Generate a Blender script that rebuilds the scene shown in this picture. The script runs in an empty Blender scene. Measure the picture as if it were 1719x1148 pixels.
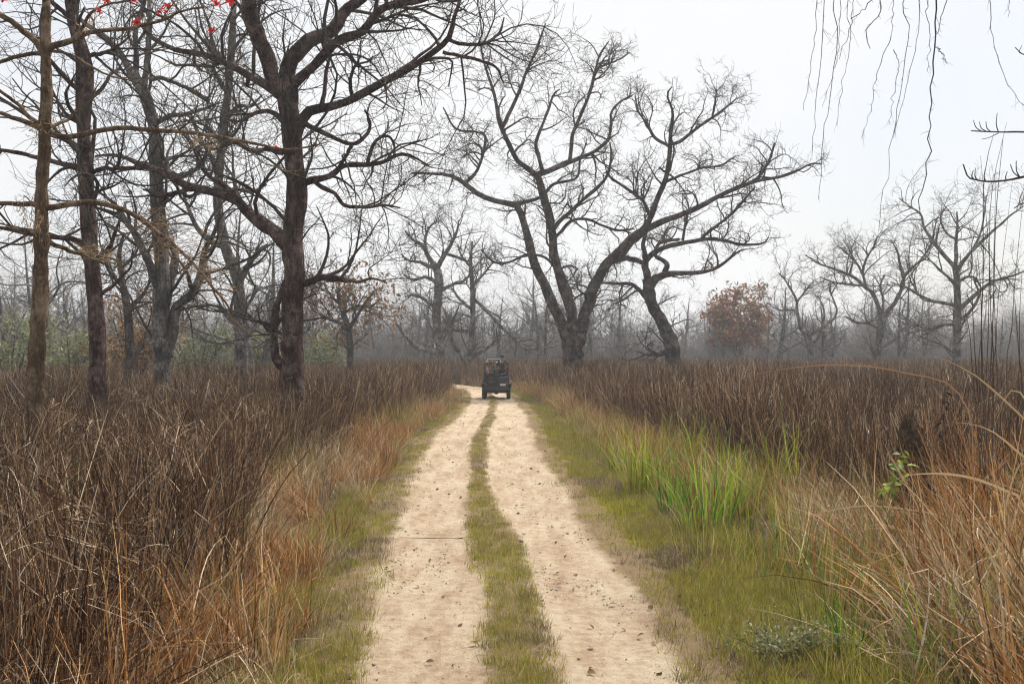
import bpy, bmesh, math, random
import numpy as np
from mathutils import Vector, Matrix

SC = bpy.context.scene
COL = SC.collection
R = math.radians
rng = np.random.default_rng(7)
random.seed(7)

# ------------------------------------------------------------------ camera
FPX, HOR, CX, CAMH = 1910.0, 592.0, 859.5, 2.5        # focal length / horizon row / centre column of the photograph, eye height
cam_d = bpy.data.cameras.new("camera")
cam_d.sensor_width = 36.0
cam_d.lens = 36.0 * FPX / 1719.0
cam_d.shift_y = (HOR - 574.0) / 1719.0
cam_d.clip_start = 0.1
cam_d.clip_end = 3000
cam = bpy.data.objects.new("camera", cam_d)
COL.objects.link(cam)
cam.location = (0, 0, CAMH)
cam.rotation_euler = (R(90), 0, 0)
SC.camera = cam

# ------------------------------------------------------------------ sky
SUN_EL, SUN_AZ = R(58), R(35)            # azimuth measured from +Y (view direction) towards +X
W = bpy.data.worlds.new("World")
SC.world = W
W.use_nodes = True
nt = W.node_tree
nt.nodes.clear()
out = nt.nodes.new("ShaderNodeOutputWorld")
sky = nt.nodes.new("ShaderNodeTexSky")
sky.sky_type = 'NISHITA'
sky.sun_disc = False
sky.sun_elevation = SUN_EL
sky.sun_rotation = SUN_AZ
sky.dust_density = 3.0
b1 = nt.nodes.new("ShaderNodeBackground")
b1.inputs[1].default_value = 0.12
nt.links.new(sky.outputs[0], b1.inputs[0])
b2 = nt.nodes.new("ShaderNodeBackground")
b2.inputs[0].default_value = (0.955, 0.962, 0.975, 1)
b2.inputs[1].default_value = 0.86
tc = nt.nodes.new("ShaderNodeTexCoord")
nz = nt.nodes.new("ShaderNodeTexNoise")
nz.inputs["Scale"].default_value = 2.2
nz.inputs["Detail"].default_value = 5
cmap = nt.nodes.new("ShaderNodeMapping")
cmap.inputs["Location"].default_value = (1.98, 2.9, 6.3)
nt.links.new(tc.outputs["Generated"], cmap.inputs[0])
nt.links.new(cmap.outputs[0], nz.inputs["Vector"])
mr = nt.nodes.new("ShaderNodeMapRange")
mr.inputs[1].default_value = 0.36
mr.inputs[2].default_value = 0.52
mr.inputs[3].default_value = 0.62
mr.inputs[4].default_value = 0.99
nt.links.new(nz.outputs[0], mr.inputs[0])
mx = nt.nodes.new("ShaderNodeMixShader")
nt.links.new(mr.outputs[0], mx.inputs[0])
nt.links.new(b1.outputs[0], mx.inputs[1])
nt.links.new(b2.outputs[0], mx.inputs[2])
nt.links.new(mx.outputs[0], out.inputs[0])

# ------------------------------------------------------------------ sun
sl = bpy.data.lights.new("sun", 'SUN')
sl.energy = 4.5
sl.angle = R(6)
sl.color = (1.0, 0.94, 0.84)
so = bpy.data.objects.new("sun", sl)
COL.objects.link(so)
sd = Vector((math.sin(SUN_AZ) * math.cos(SUN_EL), math.cos(SUN_AZ) * math.cos(SUN_EL), math.sin(SUN_EL)))
so.rotation_euler = sd.to_track_quat('Z', 'Y').to_euler()
so.location = (20, 20, 40)

# ------------------------------------------------------------------ exposure / render
SC.view_settings.view_transform = 'Standard'
SC.view_settings.look = 'None'
SC.view_settings.exposure = 0.25
SC.view_settings.gamma = 1.0
SC.view_settings.use_curve_mapping = False
cy = SC.cycles
SC.render.engine = 'CYCLES'
cy.max_bounces = 4
cy.diffuse_bounces = 2
cy.glossy_bounces = 2
cy.transmission_bounces = 3
cy.transparent_max_bounces = 6
cy.volume_bounces = 0
cy.use_denoising = True
cy.denoising_prefilter = 'ACCURATE'
cy.denoising_input_passes = 'RGB_ALBEDO_NORMAL'
cy.use_adaptive_sampling = True
cy.adaptive_threshold = 0.025
cy.adaptive_min_samples = 32
cy.filter_width = 1.2
SC.render.use_persistent_data = False

# ================================================================== helpers
def at(x, y, Y):
    """the world point that stands Y metres in front of the eye in pixel column x, row y of the photograph"""
    return np.array(((x - CX) / FPX * Y, Y, CAMH - (y - HOR) / FPX * Y))

def gY(y):
    return CAMH * FPX / (y - HOR)

def empty(name, loc, label=None, cat=None, group=None, rz=0.0):
    o = bpy.data.objects.new(name, None)
    o.empty_display_size = 0.2
    COL.objects.link(o)
    o.location = loc
    o.rotation_euler = (0, 0, rz)
    tag(o, label, cat, group)
    return o

def tag(o, label=None, cat=None, group=None, kind=None):
    if label: o["label"] = label
    if cat: o["category"] = cat
    if group: o["group"] = group
    if kind: o["kind"] = kind
    return o

def link(name, me, parent=None, loc=(0, 0, 0)):
    o = bpy.data.objects.new(name, me)
    COL.objects.link(o)
    o.location = loc
    if parent is not None:
        o.parent = parent
    return o

def copy_tree(o, parent=None):
    c = o.copy()
    COL.objects.link(c)
    c.parent = parent
    for ch in list(o.children):
        copy_tree(ch, c)
    return c

def np_mesh(name, V, F3=None, F4=None, mat=None, smooth=False, col=None, attrs=None):
    me = bpy.data.meshes.new(name)
    V = np.asarray(V, np.float32).reshape(-1, 3)
    parts, starts, n = [], [], 0
    if F4 is not None and len(F4):
        F4 = np.asarray(F4, np.int32)
        parts.append(F4.ravel()); starts.append(n + np.arange(len(F4)) * 4); n += F4.size
    if F3 is not None and len(F3):
        F3 = np.asarray(F3, np.int32)
        parts.append(F3.ravel()); starts.append(n + np.arange(len(F3)) * 3); n += F3.size
    me.vertices.add(len(V)); me.vertices.foreach_set("co", V.ravel())
    li = np.concatenate(parts).astype(np.int32); st = np.concatenate(starts).astype(np.int32)
    me.loops.add(len(li)); me.loops.foreach_set("vertex_index", li)
    me.polygons.add(len(st)); me.polygons.foreach_set("loop_start", st)
    me.update(calc_edges=True)
    if smooth:
        me.polygons.foreach_set("use_smooth", np.ones(len(st), bool))
    if col is not None:
        a = me.color_attributes.new("col", 'FLOAT_COLOR', 'POINT')
        c4 = np.ones((len(V), 4), np.float32); c4[:, :3] = col
        a.data.foreach_set("color", c4.ravel())
    if attrs:
        for k, v in attrs.items():
            a = me.attributes.new(k, 'FLOAT', 'POINT')
            a.data.foreach_set("value", np.asarray(v, np.float32))
    if mat is not None:
        me.materials.append(mat)
    me.validate()
    return me

# ------------------------------------------------------------------ materials
def mat_new(name):
    m = bpy.data.materials.new(name)
    m.use_nodes = True
    t = m.node_tree
    p = t.nodes["Principled BSDF"]
    p.inputs["Specular IOR Level"].default_value = 0.25
    return m, t, p

def ramp(t, stops):
    r = t.nodes.new("ShaderNodeValToRGB")
    e = r.color_ramp.elements
    while len(e) < len(stops): e.new(0.5)
    for k, (p, c) in enumerate(stops):
        e[k].position = p
        e[k].color = (*c, 1)
    return r

def noise(t, scale, detail=4, rough=0.55, vec=None):
    n = t.nodes.new("ShaderNodeTexNoise")
    n.inputs["Scale"].default_value = scale
    n.inputs["Detail"].default_value = detail
    n.inputs["Roughness"].default_value = rough
    if vec is not None: t.links.new(vec, n.inputs["Vector"])
    return n

def bark(name, c0, c1, c2, scale=3.0, bump=0.6):
    m, t, p = mat_new(name)
    tc = t.nodes.new("ShaderNodeTexCoord")
    mp = t.nodes.new("ShaderNodeMapping")
    mp.inputs["Scale"].default_value = (1, 1, 0.35)
    t.links.new(tc.outputs["Object"], mp.inputs[0])
    n1 = noise(t, scale, 8, 0.72, mp.outputs[0])
    r = ramp(t, [(0.34, c0), (0.50, c1), (0.66, c2)])
    t.links.new(n1.outputs[0], r.inputs[0])
    # lichen and weathered patches
    n3 = noise(t, scale * 0.55, 7, 0.75, tc.outputs["Object"])
    mk = t.nodes.new("ShaderNodeMapRange"); mk.inputs[1].default_value = 0.50; mk.inputs[2].default_value = 0.62; mk.inputs[4].default_value = 0.75
    t.links.new(n3.outputs[0], mk.inputs[0])
    mxl = t.nodes.new("ShaderNodeMixRGB"); mxl.inputs[2].default_value = (*[min(1, v * 1.35 + 0.015) for v in c2], 1)
    t.links.new(mk.outputs[0], mxl.inputs[0]); t.links.new(r.outputs[0], mxl.inputs[1])
    t.links.new(mxl.outputs[0], p.inputs["Base Color"])
    if bump:
        mp2 = t.nodes.new("ShaderNodeMapping"); mp2.inputs["Scale"].default_value = (1, 1, 0.22)
        t.links.new(tc.outputs["Object"], mp2.inputs[0])
        vo = t.nodes.new("ShaderNodeTexVoronoi"); vo.feature = 'DISTANCE_TO_EDGE'; vo.inputs["Scale"].default_value = scale * 4.5
        t.links.new(mp2.outputs[0], vo.inputs["Vector"])
        cr = t.nodes.new("ShaderNodeMapRange"); cr.inputs[1].default_value = 0.0; cr.inputs[2].default_value = 0.25
        t.links.new(vo.outputs["Distance"], cr.inputs[0])
        n2 = noise(t, scale * 7, 6, 0.75, mp.outputs[0])
        ad = t.nodes.new("ShaderNodeMath"); ad.operation = 'ADD'
        t.links.new(n2.outputs[0], ad.inputs[0]); t.links.new(cr.outputs[0], ad.inputs[1])
        b = t.nodes.new("ShaderNodeBump"); b.inputs["Strength"].default_value = bump; b.inputs["Distance"].default_value = 0.07
        t.links.new(ad.outputs[0], b.inputs["Height"]); t.links.new(b.outputs[0], p.inputs["Normal"])
    p.inputs["Roughness"].default_value = 0.9
    p.inputs["Specular IOR Level"].default_value = 0.1
    return m

def blade_mat(name, trans=0.25, var=0.25, rough=0.6):
    """colour of each blade comes from its own 'col' attribute, varied a little from tuft to tuft"""
    m, t, p = mat_new(name)
    a = t.nodes.new("ShaderNodeAttribute"); a.attribute_name = "col"
    oi = t.nodes.new("ShaderNodeObjectInfo")
    mr = t.nodes.new("ShaderNodeMapRange")
    mr.inputs[3].default_value = 1 - var; mr.inputs[4].default_value = 1 + var
    t.links.new(oi.outputs["Random"], mr.inputs[0])
    h = t.nodes.new("ShaderNodeHueSaturation")
    t.links.new(a.outputs["Color"], h.inputs["Color"])
    t.links.new(mr.outputs[0], h.inputs["Value"])
    t.links.new(h.outputs[0], p.inputs["Base Color"])
    p.inputs["Roughness"].default_value = rough
    p.inputs["Specular IOR Level"].default_value = 0.2
    if trans > 0:
        tr = t.nodes.new("ShaderNodeBsdfTranslucent")
        t.links.new(h.outputs[0], tr.inputs[0])
        mx = t.nodes.new("ShaderNodeMixShader"); mx.inputs[0].default_value = trans
        t.links.new(p.outputs[0], mx.inputs[1]); t.links.new(tr.outputs[0], mx.inputs[2])
        t.links.new(mx.outputs[0], t.nodes["Material Output"].inputs[0])
    return m

def plain(name, c, rough=0.6, metal=0.0, var=0.12, scale=6.0, bump=0.0, spec=0.3):
    m, t, p = mat_new(name)
    n = noise(t, scale, 4)
    tc = t.nodes.new("ShaderNodeTexCoord"); t.links.new(tc.outputs["Object"], n.inputs["Vector"])
    d = tuple(max(0, v * (1 - var * 2)) for v in c); l = tuple(v * (1 + var * 2) for v in c)
    r = ramp(t, [(0.3, d), (0.7, l)])
    t.links.new(n.outputs[0], r.inputs[0]); t.links.new(r.outputs[0], p.inputs["Base Color"])
    p.inputs["Roughness"].default_value = rough
    p.inputs["Metallic"].default_value = metal
    p.inputs["Specular IOR Level"].default_value = spec
    if bump:
        b = t.nodes.new("ShaderNodeBump"); b.inputs["Strength"].default_value = bump; b.inputs["Distance"].default_value = 0.02
        t.links.new(n.outputs[0], b.inputs["Height"]); t.links.new(b.outputs[0], p.inputs["Normal"])
    return m

M_BARK_D = bark("bark_dark", (0.010, 0.008, 0.008), (0.040, 0.031, 0.028), (0.16, 0.13, 0.115), 3.0, 0.9)
M_BARK_R = bark("bark_red_brown", (0.014, 0.007, 0.008), (0.060, 0.033, 0.030), (0.20, 0.145, 0.13), 3.0, 0.9)
M_BARK_G = bark("bark_grey", (0.030, 0.027, 0.026), (0.11, 0.10, 0.094), (0.29, 0.27, 0.25), 3.0, 0.9)
M_BARK_S = bark("bark_sapling", (0.045, 0.028, 0.016), (0.12, 0.078, 0.046), (0.25, 0.185, 0.125), 5.0, 0.7)
M_TWIG = bark("twig_dark", (0.022, 0.019, 0.017), (0.048, 0.041, 0.036), (0.090, 0.078, 0.068), 2.0, 0.0)
M_TWIG_S = bark("twig_brown", (0.060, 0.042, 0.026), (0.12, 0.088, 0.055), (0.21, 0.16, 0.10), 2.0, 0.0)
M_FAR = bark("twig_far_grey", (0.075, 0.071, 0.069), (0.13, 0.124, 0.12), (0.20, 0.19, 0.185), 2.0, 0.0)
M_BLADE = blade_mat("dry_blade", 0.12, 0.30, 0.55)
M_GREEN = blade_mat("green_blade", 0.35, 0.25, 0.5)
M_LEAF = blade_mat("leaf", 0.30, 0.20, 0.5)

# ------------------------------------------------------------------ tubes (many at once)
def resample(P, n):
    """P (k,c) control rows -> (n,c) rows along a Catmull-Rom curve, evenly by control index"""
    P = np.asarray(P, float)
    k = len(P)
    if k == 2:
        s = np.linspace(0, 1, n)[:, None]
        return P[0] * (1 - s) + P[1] * s
    Q = np.vstack((2 * P[0] - P[1], P, 2 * P[-1] - P[-2]))
    d = np.r_[0, np.cumsum(np.linalg.norm(np.diff(P[:, :3], axis=0), axis=1))]
    u = np.interp(np.linspace(0, d[-1], n), d, np.arange(k))
    i = np.minimum(u.astype(int), k - 2); f = (u - i)[:, None]
    p0, p1, p2, p3 = Q[i], Q[i + 1], Q[i + 2], Q[i + 3]
    return 0.5 * (2 * p1 + (p2 - p0) * f + (2 * p0 - 5 * p1 + 4 * p2 - p3) * f ** 2 + (3 * p1 - p0 - 3 * p2 + p3) * f ** 3)

def norm(v):
    return v / np.maximum(np.linalg.norm(v, axis=-1, keepdims=True), 1e-9)

def tubes(P, Rd, sides, lump=0.0, cap=False, seed=0):
    """P (B,n,3), Rd (B,n) -> verts, quads"""
    rg = np.random.default_rng(seed + 11)
    P = np.asarray(P, float); Rd = np.asarray(Rd, float)
    B, n, _ = P.shape
    T = norm(np.gradient(P, axis=1))
    ref = norm(rg.normal(size=(B, 1, 3)))
    U = np.cross(T, np.broadcast_to(ref, T.shape))
    bad = np.linalg.norm(U, axis=-1).min(axis=1) < 0.25
    if bad.any():
        alt = norm(rg.normal(size=(bad.sum(), 1, 3)))
        U[bad] = np.cross(T[bad], np.broadcast_to(alt, T[bad].shape))
    U = norm(U + 1e-6)
    Vv = norm(np.cross(T, U))
    a = np.linspace(0, 2 * math.pi, sides, endpoint=False)
    rr = np.broadcast_to(Rd[..., None], (B, n, sides)).copy()
    if lump:
        l1 = rg.normal(size=(B, n, sides)) * lump
        l1 = (l1 + np.roll(l1, 1, 2) + np.roll(l1, -1, 2)) / 2.2
        l1[:, 1:] = (l1[:, 1:] + l1[:, :-1]) / 1.5
        rr *= (1 + l1)
    V = P[:, :, None, :] + rr[..., None] * (np.cos(a)[None, None, :, None] * U[:, :, None, :] + np.sin(a)[None, None, :, None] * Vv[:, :, None, :])
    idx = np.arange(B * n * sides).reshape(B, n, sides)
    q = np.stack((idx[:, :-1, :], np.roll(idx, -1, 2)[:, :-1, :], np.roll(idx, -1, 2)[:, 1:, :], idx[:, 1:, :]), -1).reshape(-1, 4)
    V = V.reshape(-1, 3)
    if cap:
        tri = []
        c0 = len(V)
        ends = np.vstack((P[:, 0], P[:, -1]))
        V = np.vstack((V, ends))
        for b in range(B):
            for s in range(sides):
                tri.append((idx[b, 0, (s + 1) % sides], idx[b, 0, s], c0 + b))
                tri.append((idx[b, -1, s], idx[b, -1, (s + 1) % sides], c0 + B + b))
        return V, q, np.array(tri)
    return V, q

def join(chunks):
    V, F, o = [], [], 0
    for v, f in chunks:
        V.append(v); F.append(f + o); o += len(v)
    return np.vstack(V), np.vstack(F)

def tube_mesh(name, pts, rad, sides, mat, lump=0.0, seed=0, n=None, cap=True):
    """one tapered tube through control points pts with radii rad"""
    C = np.column_stack((np.asarray(pts, float), np.asarray(rad, float)))
    n = n or max(4, len(C) * 4)
    S = resample(C, n)
    r = tubes(S[None, :, :3], np.maximum(S[None, :, 3], 1e-4), sides, lump, cap, seed)
    if cap:
        return np_mesh(name, r[0], r[2], r[1], mat, True)
    return np_mesh(name, r[0], None, r[1], mat, True)

# ------------------------------------------------------------------ branch growth
def grow(P, Rd, per_m, L, ang, m, rfac, rmax, rmin=0.003, tmin=0.2, curl=0.5, wig=0.3, up=0.1, tip=1, rg=rng, droop_tip=0.0, maxn=None):
    """children of all the branches P (B,n,3) at once"""
    B, n, _ = P.shape
    seglen = np.linalg.norm(np.diff(P, axis=1), axis=2).sum(1)
    cnt = rg.poisson(per_m * seglen * (1 - tmin)) + tip
    b = np.repeat(np.arange(B), cnt)
    if maxn and len(b) > maxn:
        b = rg.choice(b, maxn, replace=False)
    N = len(b)
    t = tmin + (1 - tmin) * rg.random(N) ** 0.8
    u = t * (n - 1); i = np.minimum(u.astype(int), n - 2); f = u - i
    S = P[b, i] * (1 - f)[:, None] + P[b, i + 1] * f[:, None]
    T = norm(P[b, i + 1] - P[b, i])
    r = Rd[b, i] * (1 - f) + Rd[b, i + 1] * f
    perp = norm(np.cross(T, rg.normal(size=(N, 3))))
    A = R(1) * (ang[0] + (ang[1] - ang[0]) * rg.random(N))
    d = norm(T * np.cos(A)[:, None] + perp * np.sin(A)[:, None] + np.array((0, 0, up)))
    Ln = (L[0] + (L[1] - L[0]) * rg.random(N) ** 1.3) * (1.15 - 0.45 * t)
    r0 = np.minimum(np.minimum(r * rfac, rmax), 0.03 * Ln + 0.004)
    r0 = np.maximum(r0, rmin)
    step = Ln / (m - 1)
    curlv = norm(rg.normal(size=(N, 3))) * (curl * rg.random(N))[:, None]
    out = np.empty((N, m, 3)); out[:, 0] = S
    x = S.copy()
    wn = np.zeros((N, 3))
    for k in range(1, m):
        wn = 0.4 * wn + wig * rg.normal(size=(N, 3))
        d = norm(d + curlv * (2.2 / (m - 1)) + wn * (1.6 / math.sqrt(m)) + np.array((0, 0, up - droop_tip * k / m)) * (1.5 / (m - 1)))
        x = x + d * step[:, None]
        out[:, k] = x
    s = np.linspace(0, 1, m)[None, :]
    rad = r0[:, None] * (1 - 0.78 * s)
    return out, np.maximum(rad, rmin * 0.6)

def limb_resolve(base_limbs, Y0, rg, spread=0.55):
    """traced limbs [(x, y, r_px)...] in photo pixels -> 3D control rows (x,y,z,r). The first limb is the trunk at depth Y0; every later one
    starts at the depth of the limb it leaves and runs off towards or away from the eye"""
    res, done = [], []
    for k, lm in enumerate(base_limbs):
        lm = [tuple(p) for p in lm]
        arr = np.array([(p[0], p[1], p[2]) for p in lm], float)
        if k == 0:
            D = np.full(len(arr), Y0)
        else:
            s = arr[0, :2]
            best = min(((np.hypot(*(q[:2] - s)), q[2]) for L in done for q in L), key=lambda v: v[0])
            ln = np.r_[0, np.cumsum(np.hypot(*np.diff(arr[:, :2], axis=0).T))] * Y0 / FPX
            sl = rg.uniform(-spread, spread)
            D = best[1] + sl * ln + 0.05 * rg.normal(size=len(arr)) * (np.arange(len(arr)) > 0)
        pts = np.array([at(a[0], a[1], dd) for a, dd in zip(arr, D)])
        rad = arr[:, 2] * D / FPX
        C = np.column_stack((pts, rad))
        fine = resample(np.column_stack((arr[:, :2], D)), 30)
        done.append(fine)
        res.append(C)
    return res

def build_tree(name, label, limbs, Y0, cat="tree", group=None, mats=(M_BARK_D, M_TWIG), dens=1.0, lv=None, seed=1, sides=12, leafy=None, spread=0.55,
               world=None, crown_from=0, up=0.12, lump=0.07, rmin=None, rings=None):
    rg = np.random.default_rng(seed)
    C = world if world is not None else limb_resolve(limbs, Y0, rg, spread)
    base = C[0][0, :3].copy(); base[2] = 0.0
    root = empty(name, base, label, cat, group)
    # trunk down to the soil, with a root flare
    tr = C[0]
    if tr[0, 2] > 0.05:
        g = tr[0].copy(); g[2] = -0.15; g[3] *= 1.25
        h = tr[0].copy(); h[2] = min(0.6, tr[0, 2] * 0.5); h[3] *= 1.08
        tr = np.vstack((g, h, tr))
    allP, allR = [], []
    for k, c in enumerate([tr] + list(C[1:])):
        n = (90 if rings else 36) if k == 0 else 26
        S = resample(c, n)
        if rings and k == 0:
            S[:, 3] *= 1 + 0.05 * np.sin(np.arange(n) * 1.9) + 0.05 * rg.normal(size=n) + 0.35 * sum(np.exp(-((S[:, 2] - at(0, y_, Y0)[2]) / 0.05) ** 2) for y_ in rings)
            S[:, 0] += 0.012 * np.sin(S[:, 2] * 2.3) + 0.006 * np.sin(S[:, 2] * 6.1)
        if k:
            jt = rg.normal(size=(n, 3)); jt = (jt + np.roll(jt, 1, 0) + np.roll(jt, -1, 0)) / 2; S[1:-1, :3] += jt[1:-1] * np.maximum(S[1:-1, 3:4] * 0.12, 0.008)
        S[:, 3] = np.maximum(S[:, 3], 0.006)
        v, q, t3 = tubes(S[None, :, :3] - base, S[None, :, 3], sides if k == 0 else max(6, sides - 4), lump, True, seed + k)
        me = np_mesh("trunk" if k == 0 else "branch", v, t3, q, mats[0], True)
        link("trunk" if k == 0 else "branch", me, root)
        if k >= crown_from:
            r24 = resample(S, 24)
            allP.append(r24[:, :3] - base); allR.append(np.maximum(r24[:, 3], 0.006))
    lv = lv or LV_HERO
    stubs = 0.7 if Y0 < 75 else 0
    rmin = rmin or (0.0065 if Y0 < 20 else 0.0048 + 0.00008 * Y0)
    P, Rr = np.array(allP), np.array(allR)
    chunks = []
    if stubs:
        sP, sR = grow(P, Rr, stubs, (0.08, 0.42), (45, 95), 4, 0.62, 0.075, rmin=0.012, tmin=0.12, tip=0, rg=rg, up=0.0)
        chunks.append(tubes(sP, np.maximum(sR, sR[:, :1] * 0.6), 6, 0.12, seed=seed))
    for li, g in enumerate(lv):
        g = dict(g); sd_ = g.pop("sides"); g["per_m"] = g["per_m"] * (dens if li else 1.0)
        g.setdefault("up", up); g.setdefault("rmin", rmin)
        cP, cR = grow(P, Rr, rg=rg, **g)
        ok = cP[:, :, 2].min(1) > 0.9
        cP, cR = cP[ok], cR[ok]
        chunks.append(tubes(cP, cR, sd_, seed=seed + li))
        P, Rr = cP, cR
    v, q = join(chunks)
    link("crown", np_mesh("crown", v, None, q, mats[1], False), root)
    if leafy:
        tips = P.reshape(-1, 3)
        lf = leaf_cloud(tips, rg=rg, **leafy)
        link("foliage", lf, root)
    return root

def leaf_cloud(pts, n, size, pal, rg, spread=0.15, zmin=-1e9, zmax=1e9, mat=None):
    p = pts[(pts[:, 2] > zmin) & (pts[:, 2] < zmax)]
    c = p[rg.integers(0, len(p), n)] + rg.normal(size=(n, 3)) * spread
    a = norm(rg.normal(size=(n, 3))); b = norm(np.cross(a, rg.normal(size=(n, 3))))
    s = size * (0.5 + rg.random((n, 1)))
    # a pointed leaf folded along its rib: two triangles per half
    nrm = np.cross(a, b)
    v = np.stack((c - a * s, c + b * s * 0.42 + nrm * s * 0.12, c + a * s, c - b * s * 0.42 + nrm * s * 0.12), 1)
    i = np.arange(n * 4).reshape(n, 4)
    f = np.vstack((i[:, [0, 1, 2]], i[:, [0, 2, 3]]))
    col = pick_cols(pal, n, rg)
    return np_mesh("foliage", v.reshape(-1, 3), f, None, mat or M_LEAF, False, np.repeat(col, 4, 0))

def pick_cols(pal, n, rg, jit=0.18):
    w = np.array([p[3] for p in pal], float)
    k = rg.choice(len(pal), n, p=w / w.sum())
    c = np.array([p[:3] for p in pal])[k]
    return np.clip(c * (1 + jit * rg.normal(size=(n, 1))), 0.003, 0.9)

LV_HERO = [
    dict(per_m=1.5, L=(1.2, 4.4), ang=(30, 75), m=9, rfac=0.6, rmax=0.06, tmin=0.16, curl=1.2, wig=0.28, tip=3, sides=5),
    dict(per_m=2.2, L=(0.6, 2.1), ang=(30, 75), m=7, rfac=0.62, rmax=0.024, tmin=0.12, curl=1.4, wig=0.30, tip=2, sides=3),
    dict(per_m=2.4, L=(0.3, 1.15), ang=(30, 70), m=4, rfac=0.75, rmax=0.012, tmin=0.1, curl=1.2, wig=0.26, tip=2, sides=3),
]
LV_KNOB = [
    dict(per_m=1.5, L=(0.9, 3.6), ang=(30, 80), m=9, rfac=0.6, rmax=0.07, tmin=0.16, curl=1.2, wig=0.42, tip=3, sides=5),
    dict(per_m=2.0, L=(0.5, 1.7), ang=(30, 80), m=7, rfac=0.65, rmax=0.030, tmin=0.12, curl=1.3, wig=0.42, tip=2, sides=3),
    dict(per_m=2.2, L=(0.25, 0.85), ang=(30, 75), m=4, rfac=0.8, rmax=0.017, tmin=0.1, curl=1.2, wig=0.36, tip=2, sides=3),
]
LV_MID = [
    dict(per_m=1.2, L=(1.4, 4.2), ang=(30, 70), m=8, rfac=0.6, rmax=0.07, tmin=0.16, curl=1.1, wig=0.26, tip=3, sides=4),
    dict(per_m=1.8, L=(0.7, 2.1), ang=(30, 70), m=6, rfac=0.65, rmax=0.028, tmin=0.12, curl=1.2, wig=0.26, tip=2, sides=3),
    dict(per_m=1.7, L=(0.4, 1.3), ang=(30, 70), m=4, rfac=0.75, rmax=0.016, tmin=0.1, curl=1.1, wig=0.24, tip=2, sides=3),
]

# ================================================================== ground and track
TY = np.array([2.0, 5.0, 8.6, 11.5, 15.5, 18.5, 23.0, 32.3, 44.2, 59.7, 75.8, 90.0, 105.0, 125.0])
TL = np.array([-0.95, -1.05, -1.17, -1.41, -1.64, -1.87, -2.00, -2.34, -2.07, -2.15, -2.95, -7.0, -15.0, -27.0])
TR = np.array([1.52, 1.45, 1.33, 1.30, 1.10, 1.02, 0.85, 0.62, 0.59, 0.15, -0.75, -4.9, -12.6, -24.0])
ML = np.array([-0.10, -0.18, -0.245, -0.27, -0.60, -0.71, -0.86, -1.14, -1.03, -1.15, -2.0, -6.1, -13.9, -25.6])
MR = np.array([0.42, 0.40, 0.385, 0.286, 0.03, -0.29, -0.51, -0.74, -0.66, -0.75, -1.6, -5.7, -13.5, -25.2])
def edge(arr, Y): return np.interp(Y, TY, arr)

def wob(Y, seed, amp):
    rg = np.random.default_rng(seed)
    o = np.zeros_like(Y)
    for k in range(9):
        w = 0.5 * 1.75 ** k
        o += np.sin(Y * w + rg.uniform(0, 6.28)) * amp / (1 + 0.55 * k)
    return o

def ground_mat():
    m, t, p = mat_new("soil_and_litter")
    tc = t.nodes.new("ShaderNodeTexCoord")
    n1 = noise(t, 0.35, 5, 0.6, tc.outputs["Object"])
    n2 = noise(t, 9.0, 8, 0.75, tc.outputs["Object"])
    n3 = noise(t, 60.0, 4, 0.7, tc.outputs["Object"])
    r1 = ramp(t, [(0.25, (0.055, 0.042, 0.026)), (0.45, (0.105, 0.080, 0.045)), (0.6, (0.15, 0.125, 0.058)), (0.8, (0.10, 0.115, 0.04))])
    mixv = t.nodes.new("ShaderNodeMath"); mixv.operation = 'MULTIPLY_ADD'
    mixv.inputs[1].default_value = 0.6
    t.links.new(n2.outputs[0], mixv.inputs[0])
    sc = t.nodes.new("ShaderNodeMath"); sc.operation = 'MULTIPLY'; sc.inputs[1].default_value = 0.4
    t.links.new(n1.outputs[0], sc.inputs[0]); t.links.new(sc.outputs[0], mixv.inputs[2])
    t.links.new(mixv.outputs[0], r1.inputs[0])
    t.links.new(r1.outputs[0], p.inputs["Base Color"])
    b = t.nodes.new("ShaderNodeBump"); b.inputs["Strength"].default_value = 0.9; b.inputs["Distance"].default_value = 0.05
    ad = t.nodes.new("ShaderNodeMath"); ad.operation = 'ADD'
    t.links.new(n2.outputs[0], ad.inputs[0]); t.links.new(n3.outputs[0], ad.inputs[1])
    t.links.new(ad.outputs[0], b.inputs["Height"]); t.links.new(b.outputs[0], p.inputs["Normal"])
    p.inputs["Roughness"].default_value = 0.95
    return m

def build_ground():
    xs = np.unique(np.r_[np.linspace(-600, -30, 30), np.linspace(-30, 30, 121), np.linspace(30, 600, 30)])
    ys = np.unique(np.r_[np.linspace(-60, 0, 8), np.linspace(0, 60, 121), np.linspace(60, 130, 36), np.linspace(130, 640, 40)])
    X, Y = np.meshgrid(xs, ys)
    Z = -0.075 + 0.02 * np.sin(X * 1.7 + 0.6 * np.sin(Y)) * np.sin(Y * 1.3) + 0.012 * rng.normal(size=X.shape)
    n, m = X.shape
    i = np.arange(n * m).reshape(n, m)
    q = np.stack((i[:-1, :-1], i[:-1, 1:], i[1:, 1:], i[1:, :-1]), -1).reshape(-1, 4)
    o = link("ground", np_mesh("ground", np.stack((X, Y, Z), -1), None, q, ground_mat(), True))
    tag(o, "brown soil with dead grass litter on both sides of the track", "ground", kind="structure")

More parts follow.
